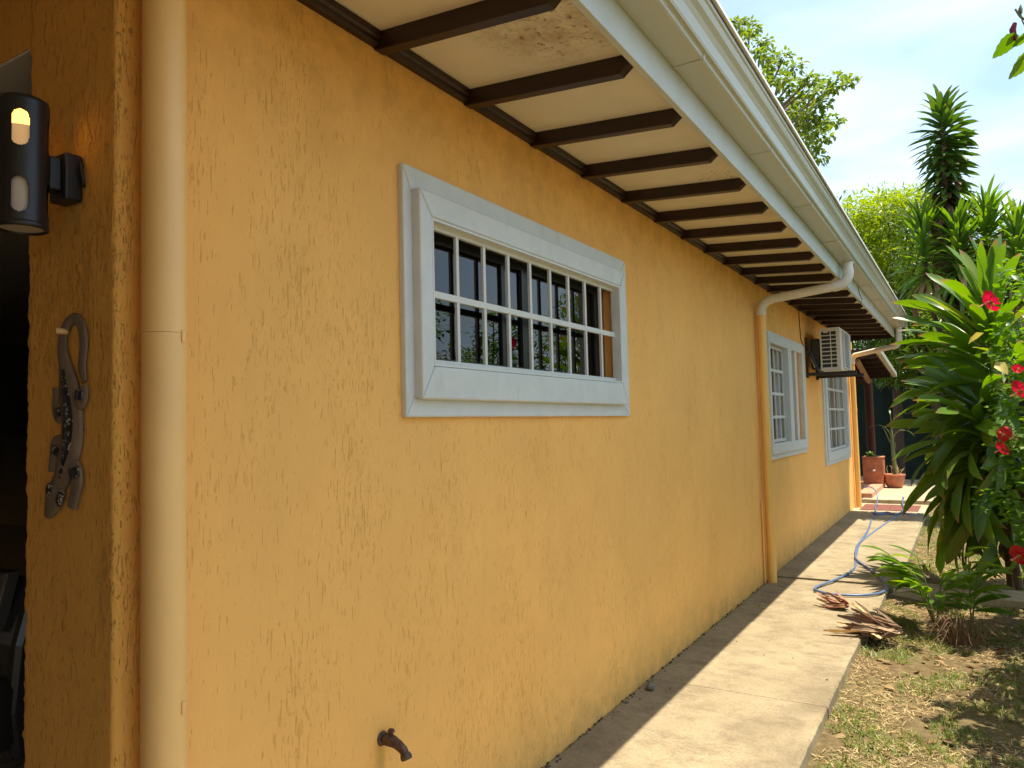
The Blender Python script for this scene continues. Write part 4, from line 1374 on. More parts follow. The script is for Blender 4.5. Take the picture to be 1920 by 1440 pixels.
g = G()
for k in range(420):
    y = 1.3 + 12 * random.random() ** 1.5
    r = random.uniform(0.002, 0.0065) * (1.5 if random.random() < 0.12 else 1)
    g.blob((0.003 + abs(random.gauss(0, 0.014)), y, r * 0.35), (r, r * random.uniform(1, 2.4), r * 0.7), k * 1.3, 0.6, 3)
tag(obj('joint_dirt', g, M['bark_dark']), 'dark soil and grit gathered in the joint where wall meets path', 'dirt', kind='stuff')

# ================================================================== PLANTS
def place(me, name, parent, pos, az, el, roll, sc):
    o = link(name, me, parent)
    m = frames(np.array([pos]), np.array([az]), np.array([el]), np.array([roll]), np.array([sc]))[0]
    o.matrix_local = Matrix(m.tolist())
    return o


# --- foreground broad-leaved dracaena
dr = thing('corn_plant', 'large green corn plant with broad strap leaves arching over the path', 'plant', (1.93, 8.05, -0.04))
canes = [[(0.0, 0, 0), (-0.02, 0.0, 0.8), (-0.04, -0.02, 1.6), (-0.03, -0.04, 2.42)], [(0.06, -0.08, 0), (-0.02, -0.16, 0.7), (-0.06, -0.2, 1.35)], [(0.12, 0.06, 0), (0.24, 0.1, 0.9), (0.26, 0.1, 1.9)]]
for q in canes:
    g = G(); g.tube(catmull(q, 5), list(np.linspace(0.035, 0.022, (len(q) - 1) * 5 + 1)), 10); obj('cane', g, M['bark'], dr)
big = [leaf_mesh('leaf', strap(random.uniform(0.76, 0.92), random.uniform(0.088, 0.116), b, 0.32, random.uniform(-0.8, 0.8), 14, 0.27, 0.64, 0.16, k), M['leaf_strap'], k * 0.13) for k, b in enumerate((0.35, 0.6, 0.9, 1.2, 1.6, 0.75, 1.05))]
deadm = [leaf_mesh('leaf', strap(0.6, 0.055, b, 0.9, 1.6, 10, 0.4, 0.5, 0.5, b), M['leaf_dead'], b) for b in (0.8, 1.3)]


def head(parent, base, top, n, e_lo, e_hi, meshes, s0, s1, az_bias=None, pow_=1.0, bends=None):
    b, t = Vector(base), Vector(top)
    for i in range(n):
        k = (i + 0.5) / n
        p = b + (t - b) * k
        az = i * 2.39996 + random.uniform(-0.35, 0.35)
        if az_bias and random.random() < 0.55:
            az = random.uniform(*az_bias)
        el = e_lo + (e_hi - e_lo) * k ** pow_ + random.uniform(-0.18, 0.18)
        if bends:
            me = meshes[min(len(meshes) - 1, max(0, int((1 - k) * len(meshes) + random.uniform(-1, 1))))]
        else:
            me = random.choice(meshes)
        place(me, 'leaf', parent, p + Vector((math.cos(az), math.sin(az), 0)) * 0.02, az, el, random.uniform(-0.3, 0.3) + (random.uniform(-0.9, 0.9) if az_bias else 0), random.uniform(s0, s1))


order = [big[0], big[1], big[5], big[2], big[6], big[3], big[4]]
head(dr, (-0.03, -0.02, 1.05), (-0.03, -0.04, 2.45), 132, R(-30), R(84), order, 0.78, 1.02, pow_=1.3, bends=True, az_bias=(2.2, 5.2))
head(dr, (-0.05, -0.14, 0.70), (-0.12, -0.22, 1.62), 84, R(-48), R(55), order, 0.74, 1.0, bends=True, az_bias=(2.2, 5.2))
head(dr, (0.22, 0.08, 1.0), (0.26, 0.1, 2.0), 40, R(-35), R(80), order, 0.75, 1.0, bends=True)
head(dr, (-0.10, -0.18, 0.65), (-0.14, -0.2, 1.5), 36, R(-55), R(5), [big[2], big[6], big[3], big[4]], 0.85, 1.1, az_bias=(2.4, 4.9))
for k in range(16):
    az = random.uniform(0, 6.28)
    place(random.choice(deadm), 'leaf', dr, (random.uniform(-0.1, 0.2), random.uniform(-0.2, 0.1), random.uniform(0.5, 1.0)), az, R(random.uniform(-75, -30)), random.uniform(-1, 1), random.uniform(0.8, 1.1))

# --- tall spire dracaena
td = thing('spire_dracaena', 'tall spire of stiff leaves with bronzed lower leaves rising above the garden', 'plant', (1.56, 13.1, -0.05))
trunk = [(0, 0, 0), (0.03, 0, 2.0), (0.0, 0, 4.0), (0.02, 0, 6.25)]
g = G(); g.tube(catmull(trunk, 6), list(np.linspace(0.09, 0.03, 19)), 12); obj('trunk', g, M['bark'], td)
for q in ([(0.0, 0, 2.4), (-0.25, -0.2, 3.1), (-0.34, -0.25, 4.35)], [(0.02, 0, 2.6), (0.40, -0.1, 3.4), (0.50, -0.12, 4.55)], [(0, 0, 2.8), (0.1, -0.25, 3.4), (0.12, -0.3, 4.3)], [(0.02, 0, 2.2), (0.6, -0.3, 2.9), (0.85, -0.35, 4.1)]):
    g = G(); g.tube(catmull(q, 5), list(np.linspace(0.045, 0.025, 11)), 10); obj('limb', g, M['bark_dark'], td)
tl = [leaf_mesh('leaf', strap(0.48, 0.090, b, 0.22, random.uniform(-0.4, 0.4), 7, 0.45, 0.5), M['leaf_tall'], k * 0.2) for k, b in enumerate((0.25, 0.5, 0.8))]
tp_ = [leaf_mesh('leaf', strap(0.47, 0.092, b, 0.28, random.uniform(-0.8, 0.8), 7, 0.45, 0.5), M['leaf_purple'], k * 0.27) for k, b in enumerate((0.5, 0.9, 1.2))]
tf = [leaf_mesh('leaf', strap(0.47, 0.044, b, 0.25, random.uniform(-0.4, 0.4), 7, 0.45, 0.5), M['leaf_strap'], k * 0.2) for k, b in enumerate((0.25, 0.5, 0.8))]
tdm = [leaf_mesh('leaf', strap(0.5, 0.06, b, 0.7, 1.2, 7, 0.4, 0.5, 0.3), M['leaf_dead'], k * 0.4) for k, b in enumerate((0.8, 1.4))]
extra = []          # leaves beyond the 300 kept as parts


def spire(n, z0, z1, x, y):
    for i in range(n):
        k = i / n
        z = z0 + (z1 - z0) * k
        az = i * 2.39996 + random.uniform(-0.3, 0.3)
        el = R(-38) + R(48) * k + R(75) * max(0, (k - 0.80) / 0.20) + random.uniform(-0.15, 0.15)
        ms = tl if random.random() < (k - 0.12) * 1.9 else tp_
        if k < 0.12 and random.random() < 0.4: ms = tdm
        place(random.choice(ms), 'leaf', td, (x, y, z), az, el, random.uniform(-0.3, 0.3), random.uniform(0.82, 1.12))


spire(232, 4.12, 6.22, 0.01, 0)
for i in range(190):
    k = i / 190
    az = i * 2.39996 + 1.1 + random.uniform(-0.3, 0.3)
    ms = tl if random.random() < (k - 0.12) * 1.9 else tp_
    extra.append((random.choice(ms), Vector((0.01, 0.03, 4.0 + 2.1 * k)), az, R(-38) + R(48) * k + random.uniform(-0.2, 0.2) + R(60) * max(0, (k - 0.8) / 0.2), random.uniform(-0.3, 0.3), random.uniform(0.8, 1.1)))


def fan(n, base, top, ms):
    for i in range(n):
        k = i / n
        p = Vector(base) + (Vector(top) - Vector(base)) * k
        az = i * 2.39996 + random.uniform(-0.3, 0.3)
        el = R(-35) + R(110) * k + random.uniform(-0.15, 0.15)
        me = random.choice(tdm) if (k < 0.28 and random.random() < 0.3) else random.choice(ms)
        extra.append((me, p, az, el, random.uniform(-0.3, 0.3), random.uniform(1.0, 1.35)))


fan(190, (-0.32, -0.24, 3.45), (-0.34, -0.25, 4.40), tf)
fan(190, (0.47, -0.12, 3.6), (0.50, -0.12, 4.50), tf)
fan(190, (0.11, -0.28, 3.4), (0.12, -0.3, 4.25), tf)
fan(190, (0.80, -0.33, 3.1), (0.85, -0.35, 4.15), tf)
fan(130, (0.15, -0.25, 2.8), (0.2, -0.3, 3.4), tf)
extra.sort(key=lambda e: e[1].y + random.uniform(-0.2, 0.2))
for e in extra[:70]:
    place(e[0], 'leaf', td, *e[1:])
byme = {}
for e in extra[70:]:
    byme.setdefault(e[0].name, []).append(e)
vs_, fs__, ton, alo, acr = [], [], [], [], []
gx = {}
for nm, es in byme.items():
    src = es[0][0]
    co = np.array([v.co for v in src.vertices])
    data = (co.tolist(), [tuple(p.vertices) for p in src.polygons], [d.value for d in src.attributes['along'].data], [d.value for d in src.attributes['across'].data])
    mats4 = frames(np.array([e[1] for e in es]), np.array([e[2] for e in es]), np.array([e[3] for e in es]), np.array([e[4] for e in es]), np.array([e[5] for e in es]))
    me = cloud_mesh('foliage', data, mats4, rng.random(len(es)), src.materials[0])
    o = link('foliage', me, td); o['kind'] = 'stuff'

# --- hibiscus bushes
def hibiscus_flower(parent, pos, facing, s, mat=None, name='flower'):
    fl = empty_part(name, parent)
    d = Vector(facing).normalized()
    q = d.to_track_quat('Z', 'Y')
    fl.matrix_local = Matrix.Translation(Vector(pos)) @ q.to_matrix().to_4x4() @ Matrix.Scale(s, 4)
    n = 6
    for k in range(5):
        vs, al = [], []
        for i in range(n + 1):
            t = i / n
            wd = 0.25 + 0.95 * math.sin(math.pi * min(1, t ** 0.8) * 0.72)
            for j in (-1, -0.5, 0, 0.5, 1):
                rr = 0.06 + 0.94 * t
                h = 0.45 * (1 - (1 - t) ** 2) - 0.35 * t ** 3 + 0.10 * t * math.sin(6 * j + 5 * t + k)
                a = j * wd * 0.55
                vs.append((rr * math.cos(a * 0.9), rr * math.sin(a * 0.9) * 1.1, h + 0.05 * j))
                al.append(t)
        fs = [(i * 5 + j, i * 5 + j + 1, (i + 1) * 5 + j + 1, (i + 1) * 5 + j) for i in range(n) for j in range(4)]
        me = leaf_mesh('petal', (vs, fs, al, al), mat or M['petal'], k * 0.17)
        o = link('petal', me, fl); o.rotation_euler = (0, 0, k * 2 * math.pi / 5)
    g = G(); g.tube([(0, 0, 0), (0.02, 0, 0.5), (0.06, 0, 1.0), (0.10, 0, 1.35)], [0.05, 0.045, 0.04, 0.035], 7)
    for k in range(26):
        a = random.uniform(0, 6.28); zz = random.uniform(0.95, 1.4)
        g.blob((0.075 + 0.09 * math.cos(a), 0.09 * math.sin(a), zz), (0.03, 0.03, 0.03), k, 0.1, 3)
    obj('stamen', g, M['stamen'], fl)
    return fl


def hibiscus(label, loc, blobs, n_leaf, flowers, seed, n_parts=290, size=0.078):
    global rng
    b = thing('hibiscus_bush', label, 'bush', loc, 'hibiscus bushes at the garden side')
    rng = np.random.default_rng(seed)
    random.seed(seed)
    for k in range(9):
        c = random.choice(blobs)
        tip = Vector(c[0]) + Vector((random.uniform(-0.5, 0.5) * c[1][0], random.uniform(-0.5, 0.5) * c[1][1], random.uniform(0, 0.7) * c[1][2]))
        mid = Vector((tip.x * 0.45 + random.uniform(-.1, .1), tip.y * 0.45 + random.uniform(-.1, .1), tip.z * 0.5))
        g = G(); g.tube(catmull([(random.uniform(-.1, .1), random.uniform(-.1, .1), -0.05), mid, tip], 5), list(np.linspace(0.022, 0.006, 11)), 7); obj('stem', g, M['bark'], b)
    P = []
    tot = sum(c[1][0] * c[1][1] + c[1][0] * c[1][2] for c in blobs)
    mats = []
    for c, r in blobs:
        n = int(n_leaf * (r[0] * r[1] + r[0] * r[2]) / tot)
        # leaves sit in whorls round twig ends
        nt = max(3, n // 7)
        d = rng.normal(size=(nt, 3)); d /= np.linalg.norm(d, axis=1)[:, None]
        tw = np.array(c) + d * (0.55 + 0.5 * rng.random(nt) ** 0.7)[:, None] * np.array(r)
        for t_, dd in zip(tw, d):
            a0 = rng.random() * 6.28
            for j in range(7):
                az = a0 + j * 2.4
                off = np.array([dd[0] * 0.012 * j, dd[1] * 0.012 * j, 0.014 * j])
                mats.append((t_ + off, az, R(18) - 0.09 * (6 - j) * 1.2 + rng.normal() * 0.25, rng.normal() * 0.3, size * (0.55 + 0.6 * rng.random()) * (1.15 - 0.05 * j)))
    pos = np.array([m[0] for m in mats])
    wpos = pos + np.array(loc)
    dist = np.linalg.norm(wpos - np.array([1.67, 0, 1.5]), axis=1)
    view = (wpos[:, 0] - 1.67) / np.maximum(wpos[:, 1], 0.1)
    orderi = np.argsort(dist + np.where(view > 0.07, 30, 0))
    me_v = [leaf_mesh('leaf', OVATE, M['leaf_hib'], k * 0.21) for k in range(5)]
    for i in orderi[:n_parts]:
        m = mats[i]
        place(me_v[i % 5], 'leaf', b, m[0], m[1], m[2], m[3], m[4])
    rest = [mats[i] for i in orderi[n_parts:]]
    if rest:
        F = frames(np.array([m[0] for m in rest]), np.array([m[1] for m in rest]), np.array([m[2] for m in rest]), np.array([m[3] for m in rest]), np.array([m[4] for m in rest]))
        o = link('foliage', cloud_mesh('foliage', OVATE, F, rng.random(len(rest)), M['leaf_hib']), b); o['kind'] = 'stuff'
    for (p, f, s) in flowers:
        hibiscus_flower(b, Vector(p) - Vector(loc), f, s)
    return b


B1 = (2.45, 6.5, -0.05)
hb = hibiscus('leafy hibiscus bush with open red flowers beside the corn plant', B1,
         [((-0.24, 0.0, 0.9), (0.45, 0.5, 0.5)), ((-0.16, 0.1, 1.55), (0.48, 0.5, 0.5)), ((-0.22, 0.1, 2.1), (0.42, 0.45, 0.45)), ((-0.22, 0.0, 2.5), (0.30, 0.35, 0.22)), ((0.5, 0.3, 1.3), (0.6, 0.7, 0.9)), ((0.3, 0.6, 1.9), (0.5, 0.5, 0.6)), ((-0.2, -0.1, 0.45), (0.35, 0.4, 0.35)), ((0.5, -0.3, 0.8), (0.5, 0.5, 0.7))],
         6500, [((1.855, 6.0, 2.27), (-0.75, -0.40, -0.40), 0.078), ((1.99, 6.0, 1.66), (-0.7, -0.45, -0.5), 0.072), ((1.885, 6.1, 1.36), (-0.5, -0.8, 0.2), 0.052), ((1.87, 6.1, 1.27), (-0.75, -0.5, -0.5), 0.054), ((1.93, 6.1, 0.55), (-0.6, -0.7, -0.3), 0.07), ((1.975, 6.0, 1.80), (-0.3, -0.9, -0.7), 0.035)], 3)
# yellowed leaves caught on it
yl = leaf_mesh('leaf', OVATE, M['leaf_yellow'], 0.1)
for p, az, el, s in (((1.80, 6.2, 2.07), 3.4, -0.5, 0.13), ((1.86, 6.2, 1.86), 5.4, -0.7, 0.13)):
    place(yl, 'leaf', hb, Vector(p) - Vector(B1), az, el, 0.6, s)
hibiscus('tall hibiscus bush out on the near side of the flowering one', (2.50, 4.85, -0.06), [((0, 0, 0.7), (0.55, 0.7, 0.5)), ((0.0, 0.1, 1.4), (0.55, 0.7, 0.6)), ((0.05, 0, 2.1), (0.52, 0.6, 0.6)), ((0.0, 0.7, 1.2), (0.5, 0.5, 0.8)), ((-0.05, -0.6, 1.0), (0.5, 0.5, 0.6)), ((0.1, 0.5, 2.3), (0.5, 0.5, 0.5))], 4200, [], 5, 60)

# overhanging hibiscus close to the camera
hn = thing('hibiscus_branch', 'hanging hibiscus branch tip with a wilted purple flower and serrated leaves against the sky', 'branch', (2.75, 2.3, -0.06))
L0 = Vector((2.75, 2.3, -0.06))


def serrate():
    n = 10
    vs, al, ac = [], [], []
    for i in range(n + 1):
        t = i / n
        w_ = 0.33 * math.sin(math.pi * t ** 0.72) ** 0.9 if 0 < t < 1 else 0.0
        w_ += 0.018 * (1 if i % 2 else -1) * (0 < t < 1)
        for k in (-1, 0, 1):
            vs.append((t, k * w_, 0.16 * abs(k) * w_ - 0.16 * t * t)); al.append(t); ac.append((k + 1) / 2)
    fs = [(i * 3 + k, i * 3 + k + 1, i * 3 + k + 4, i * 3 + k + 3) for i in range(n) for k in range(2)]
    return vs, fs, al, ac


sm = [leaf_mesh('leaf', serrate(), M['leaf_hib'], t) for t in (0.1, 0.45, 0.93)]
for q in ([(0, 0, 0), (-0.1, -0.1, 1.2), (-0.45, -0.25, 2.2), (-0.75, -0.36, 2.42), (-0.93, -0.40, 2.365)], [(-0.80, -0.38, 2.415), (-0.88, -0.40, 2.40), (-0.945, -0.40, 2.36)], [(-0.90, -0.40, 2.375), (-0.935, -0.4, 2.40), (-0.948, -0.4, 2.425)], [(-0.55, -0.3, 2.30), (-0.7, -0.35, 2.33), (-0.86, -0.38, 2.29)]):
    g = G(); g.tube(catmull(q, 6), list(np.linspace(0.012 if len(q) > 4 else 0.003, 0.0022, (len(q) - 1) * 6 + 1)), 7); obj('stem', g, M['green_stem'], hn)
for tip, root, s_, me in (((1.755, 1.9, 2.268), (1.806, 1.9, 2.306), 1, sm[2]), ((1.780, 1.9, 2.215), (1.835, 1.91, 2.262), 1, sm[0]), ((1.792, 1.9, 2.283), (1.822, 1.9, 2.300), 1, sm[1]), ((1.90, 1.92, 2.27), (1.84, 1.9, 2.31), 1, sm[0]), ((1.93, 1.95, 2.38), (1.85, 1.92, 2.33), 1, sm[1]), ((1.88, 1.85, 2.22), (1.85, 1.9, 2.28), 1, sm[0])):
    r_, t_ = Vector(root), Vector(tip)
    d = t_ - r_
    place(me, 'leaf', hn, r_ - L0, math.atan2(d.y, d.x), math.atan2(d.z, math.hypot(d.x, d.y)) + 0.12, 0.55, d.length)
for k in range(60):
    c = Vector((random.uniform(-0.55, 0.3), random.uniform(-0.5, 0.4), random.uniform(0.9, 2.5)))
    place(random.choice(sm), 'leaf', hn, c, random.uniform(0, 6.28), R(random.uniform(-50, 20)), random.uniform(-0.5, 0.5), random.uniform(0.06, 0.1))
g = G(); g.tube([Vector((1.800, 1.9, 2.335)) - L0, Vector((1.795, 1.9, 2.322)) - L0, Vector((1.796, 1.9, 2.308)) - L0, Vector((1.800, 1.9, 2.298)) - L0], [0.004, 0.0065, 0.006, 0.004], 8)
o = obj('wilted_flower', g, M['petal_dark'], hn)
g = G(); g.tube([Vector((1.812, 1.9, 2.372)) - L0, Vector((1.811, 1.9, 2.362)) - L0, Vector((1.811, 1.9, 2.353)) - L0], [0.001, 0.0042, 0.0035], 8); obj('bud', g, M['green_stem'], hn)
g = G(); g.tube([Vector((1.811, 1.9, 2.353)) - L0, Vector((1.813, 1.9, 2.335)) - L0, Vector((1.82, 1.9, 2.315)) - L0], 0.0014, 6); obj('stem', g, M['green_stem'], hn)

# --- ginger-like plants beside the path and dry stalk clump
def lance_plant(label, loc, stems, size, n, group=None, name='ginger_plant'):
    t = thing(name, label, 'plant', loc, group)
    me = [leaf_mesh('leaf', strap(size, size * 0.25, b, 0.3, random.uniform(-0.3, 0.3), 7, 0.3, 0.45), M['leaf_ginger'], k * 0.3) for k, b in enumerate((0.3, 0.55, 0.8))]
    for (top, bend) in stems:
        top = Vector(top)
        mid = top * 0.5 + Vector((0, 0, bend))
        path_ = catmull([(0, 0, 0) if True else 0, mid, top], 6)
        g = G(); g.tube(path_, list(np.linspace(0.007, 0.003, len(path_))), 6); obj('stem', g, M['green_stem'], t)
        hd = math.atan2(top.y, top.x)
        for j in range(n):
            k = 0.35 + 0.65 * j / (n - 1)
            p = path_[min(len(path_) - 1, int(k * (len(path_) - 1)))]
            sd = 1 if j % 2 else -1
            az = hd + sd * random.uniform(0.4, 0.9) * (1.1 - 0.8 * (k - 0.35))
            place(random.choice(me), 'leaf', t, p, az, R(random.uniform(0, 40)), -sd * 0.3, random.uniform(0.75, 1.1) * (0.7 + 0.5 * math.sin(math.pi * (k - 0.2))))
    return t


lance_plant('low leafy ginger plant leaning over the path edge', (1.40, 6.35, -0.06), [((-0.30, 0.02, 0.52), 0.12), ((-0.20, -0.08, 0.46), 0.12), ((-0.24, 0.10, 0.40), 0.10), ((-0.10, 0.02, 0.50), 0.06), ((0.06, -0.06, 0.40), 0.04), ((-0.10, -0.14, 0.34), 0.08), ((0.10, 0.08, 0.36), 0.05)], 0.22, 10, 'ginger plants by the path')
lance_plant('single upright bright green shoot behind the dry stalks', (1.62, 6.25, -0.06), [((0.01, -0.02, 0.60), 0.02), ((0.06, 0.03, 0.46), 0.02)], 0.27, 10, 'ginger plants by the path')
ds = thing('dry_stalk_clump', 'clump of dry brown grass stalks at the foot of the green shoot', 'plant', (1.56, 6.02, -0.06))
for k in range(90):
    a = random.uniform(0, 6.28); r0 = random.uniform(0, 0.10); h = random.uniform(0.06, 0.22); le = random.uniform(0.08, 0.24)
    p0 = Vector((r0 * math.cos(a), r0 * math.sin(a), 0))
    p2 = p0 + Vector((le * math.cos(a), le * math.sin(a), h * random.uniform(0.3, 0.9)))
    p1 = p0 * 1.2 + Vector((0.3 * le * math.cos(a), 0.3 * le * math.sin(a), h))
    g = G(); g.tube(catmull([p0, p1, p2], 3), list(np.linspace(0.003, 0.0012, 7)), 4); obj('stalk', g, M['stalk'], ds)

# small weeds growing in the lawn behind
for lab, loc in (('small green weed tuft in the dry lawn near the path edge', (1.25, 8.6, -0.05)), ('small green weed tuft under the drooping leaves', (1.55, 7.2, -0.06))):
    t = thing('weed', lab, 'weed', loc, 'weeds in the lawn')
    me = leaf_mesh('leaf', strap(0.14, 0.016, 0.8, 0.3, 0.2, 5), M['grass'], 0.2)
    for k in range(26):
        place(me, 'leaf', t, (random.uniform(-.03, .03), random.uniform(-.03, .03), 0), random.uniform(0, 6.28), R(random.uniform(30, 85)), 0, random.uniform(0.6, 1.2))

# --- dry husk piles on the path
def husk_data(L, W_, bend, curl, twist, seed):
    """dry leaf: rolled in across its width, crinkled along it, frayed end"""
    n, m = 12, 6
    vs, al, ac = [], [], []
    x = z = 0.0
    for i in range(n + 1):
        t = i / n
        ang = bend * math.sin(2.4 * t) + 0.25 * mnoise.noise((t * 4, seed, 0))
        if i:
            x += math.cos(ang) * L / n; z += math.sin(ang) * L / n
        w_ = W_ * (0.45 + 0.55 * math.sin(math.pi * min(1, 0.12 + 0.9 * t))) * (1 + 0.2 * mnoise.noise((t * 6, seed, 4)))
        cr = curl * (0.7 + 0.5 * mnoise.noise((t * 3, seed, 8)))
        for j in range(m + 1):
            q = 2 * j / m - 1
            a = q * cr
            rr = w_ / max(2 * cr, 0.3)
            yy = rr * math.sin(a); zz = rr * (1 - math.cos(a)) + 0.10 * w_ * math.sin(7 * q + seed) + 0.12 * w_ * mnoise.noise((t * 9, q * 3, seed))
            tw = twist * t
            fr = 0.06 * L * mnoise.noise((q * 5, seed, 2)) * (1 if i == n else 0)
            vs.append((x + fr, yy * math.cos(tw) - zz * math.sin(tw), z + yy * math.sin(tw) + zz * math.cos(tw)))
            al.append(t * 0.9); ac.append((q + 1) / 2)
    fs = [(i * (m + 1) + j, i * (m + 1) + j + 1, (i + 1) * (m + 1) + j + 1, (i + 1) * (m + 1) + j) for i in range(n) for j in range(m)]
    return vs, fs, al, ac


def husks(label, loc, n, L, spread, fan0, fan1, mat, seed, lift=0.10):
    random.seed(seed)
    t = thing('dry_leaf_pile', label, 'dry leaves', loc, 'dry leaf piles at the path edge')
    for k in range(n):
        l_ = L * random.uniform(0.55, 1.1)
        me = leaf_mesh('husk', husk_data(l_, l_ * random.uniform(0.12, 0.22), random.uniform(-0.35, 0.5), random.uniform(0.6, 1.9), random.uniform(-1.2, 1.2), k * 3.7 + seed), mat if random.random() < 0.86 else M['husk_pale'], random.random())
        az = random.uniform(fan0, fan1)
        place(me, 'husk', t, (random.uniform(-spread, spread), random.uniform(-spread, spread), 0.012 + lift * random.random()), az, R(random.uniform(-8, 9)), random.uniform(-1.3, 1.3), 1.0)
    return t


husks('reddish brown curled leaf heap lying on the path under the hose loop', (0.78, 6.40, 0.0), 26, 0.22, 0.035, 2.2, 3.2, M['husk_red'], 21, 0.06)
hp = husks('larger heap of brown leaf husks spilling over the path edge', (1.14, 5.80, -0.01), 64, 0.25, 0.08, 2.3, 4.0, M['husk'], 22, 0.07)
for k, (p, az, el, l_) in enumerate((((1.02, 5.66, 0.03), 3.35, 0.05, 0.28), ((1.10, 5.6, 0.02), 2.2, 0.05, 0.34), ((1.02, 5.72, 0.05), 2.9, 0.1, 0.22))):
    me = leaf_mesh('husk', husk_data(l_, l_ * 0.20, -0.1, 0.9, 0.4, k * 5.1), M['husk_pale'], 0.2)
    place(me, 'husk', hp, Vector(p) - Vector(hp.location), az, el, 0.2, 1.0)

# ------------------------------------------------------------------ lawn litter
random.seed(3)
rng = np.random.default_rng(5)


def scatter(n, xr, yr, keep_fn=None, near=1.6):
    u = rng.random(n)
    y = yr[0] + (yr[1] - yr[0]) * u ** near
    x = xr[0] + (xr[1] - xr[0]) * rng.random(n)
    if keep_fn is not None:
        k = keep_fn(x, y)
        x, y = x[k], y[k]
    z = np.array([-0.075 + min(0.063, 0.03 * mnoise.noise((a * 0.9, b * 0.9, 0)) + 0.013 * mnoise.noise((a * 5, b * 5, 3)) + 0.035 * max(0, 1 - abs(a - 1.0) / 0.35) * (1 if b > 5.8 else 0.25)) for a, b in zip(x, y)])
    z = np.where(x < np.where(y < 5.72, 0.972, np.where(y < 7.45, 0.995, 1.066)), 0.004, z)
    return np.stack([x, y, z], 1)


BL = ([(0, 0.035, 0), (0, -0.035, 0), (0.5, 0.03, 0.10), (0.5, -0.03, 0.10), (1.0, 0.004, 0.04), (1.0, -0.004, 0.04)], [(0, 1, 3, 2), (2, 3, 5, 4)], [0, 0, .5, .5, 1, 1], [0, 1, 0, 1, 0, 1])


def patchy(x, y, f=2.2, seed=0.0, thr=0.0):
    return np.array([mnoise.noise((a * f, b * f, seed)) + 0.5 * mnoise.noise((a * f * 2.7, b * f * 2.7, seed)) > thr for a, b in zip(x, y)])


def edge_ok(x, y):
    return x > np.where(y < 5.72, 0.985, np.where(y < 7.45, 1.005, 1.075)) + 0.05 * rng.random(len(x)) - 0.035


P = scatter(130000, (0.97, 3.6), (1.6, 14.0), lambda x, y: edge_ok(x, y) & patchy(x, y, 1.9, 9.0, -0.12))
n = len(P)
F = frames(P + np.array([0, 0, 0.004]), rng.random(n) * 6.28, rng.normal(size=n) * 0.18 + 0.10, rng.normal(size=n) * 0.6, 0.022 + 0.030 * rng.random(n) ** 2)
F[:, :3, 1] *= 1.6
o = link('dry_grass', cloud_mesh('dry_grass', BL, F, rng.random(n), M['straw']))
tag(o, 'dry straw coloured grass litter covering the lawn beside the path', 'dry grass', kind='stuff')

P = scatter(120000, (0.98, 3.6), (1.8, 14.0), lambda x, y: edge_ok(x, y) & patchy(x, y, 3.1, 4.0, 0.09))
n = len(P)
F = frames(P, rng.random(n) * 6.28, R(34) + rng.normal(size=n) * 0.38, rng.normal(size=n) * 0.4, 0.022 + 0.034 * rng.random(n))
F[:, :3, 1] *= 1.7
o = link('green_grass', cloud_mesh('green_grass', BL, F, rng.random(n), M['grass']))
tag(o, 'thin green grass tufts growing through the dry lawn', 'grass', kind='stuff')

# bits of fallen leaf on the lawn
LFm = [leaf_mesh('fallen_leaf', OVATE, m_, t_) for m_, t_ in ((M['leaf_dead'], 0.1), (M['husk'], 0.5), (M['leaf_dead'], 0.7))]
P = scatter(260, (1.05, 2.6), (3.0, 12.5), edge_ok)
F = frames(P + np.array([0, 0, 0.012]), rng.random(len(P)) * 6.28, rng.normal(size=len(P)) * 0.15, rng.normal(size=len(P)) * 0.4, 0.03 + 0.05 * rng.random(len(P)))
o = link('fallen_leaves', cloud_mesh('fallen_leaves', OVATE, F, rng.random(len(P)), M['leaf_dead']))
tag(o, 'small brown fallen leaves strewn over the lawn', 'fallen leaves', kind='stuff')

# ------------------------------------------------------------------ background trees
def tree(label, name, loc, trunk_pts, trunk_r, limbs, centers, radii, per, size, mat, tmpl, seed, group='trees behind the house and garden', bark='bark_dark', shell=0.45, droop=0.25):
    global rng
    rng = np.random.default_rng(seed)
    random.seed(seed)
    t = thing(name, label, 'tree', loc, group)
    g = G(); g.tube(catmull(trunk_pts, 5), list(np.linspace(trunk_r, trunk_r * 0.4, (len(trunk_pts) - 1) * 5 + 1)), 10)
    obj('trunk', g, M[bark], t)
    for q in limbs:
        g = G(); g.tube(catmull(q, 4), list(np.linspace(trunk_r * 0.40, trunk_r * 0.07, (len(q) - 1) * 4 + 1)), 7)
        obj('limb', g, M[bark], t)
    F = clumps(centers, radii, per, size, droop=droop, shell=shell)
    o = link('crown', cloud_mesh('crown', tmpl, F, rng.random(len(F)), mat), t)
    return t


def auto_crown(n, c, r, cr, seed):
    rr = np.random.default_rng(seed)
    d = rr.normal(size=(n, 3)); d /= np.linalg.norm(d, axis=1)[:, None]
    d[:, 2] = np.where(d[:, 2] < -0.4, -d[:, 2], d[:, 2])
    cs = np.array(c) + d * (0.45 + 0.55 * rr.random(n) ** 0.5)[:, None] * np.array(r)
    rs = cr * (0.65 + 0.7 * rr.random(n))
    return cs.tolist(), [(a, a, a * 0.75) for a in rs]


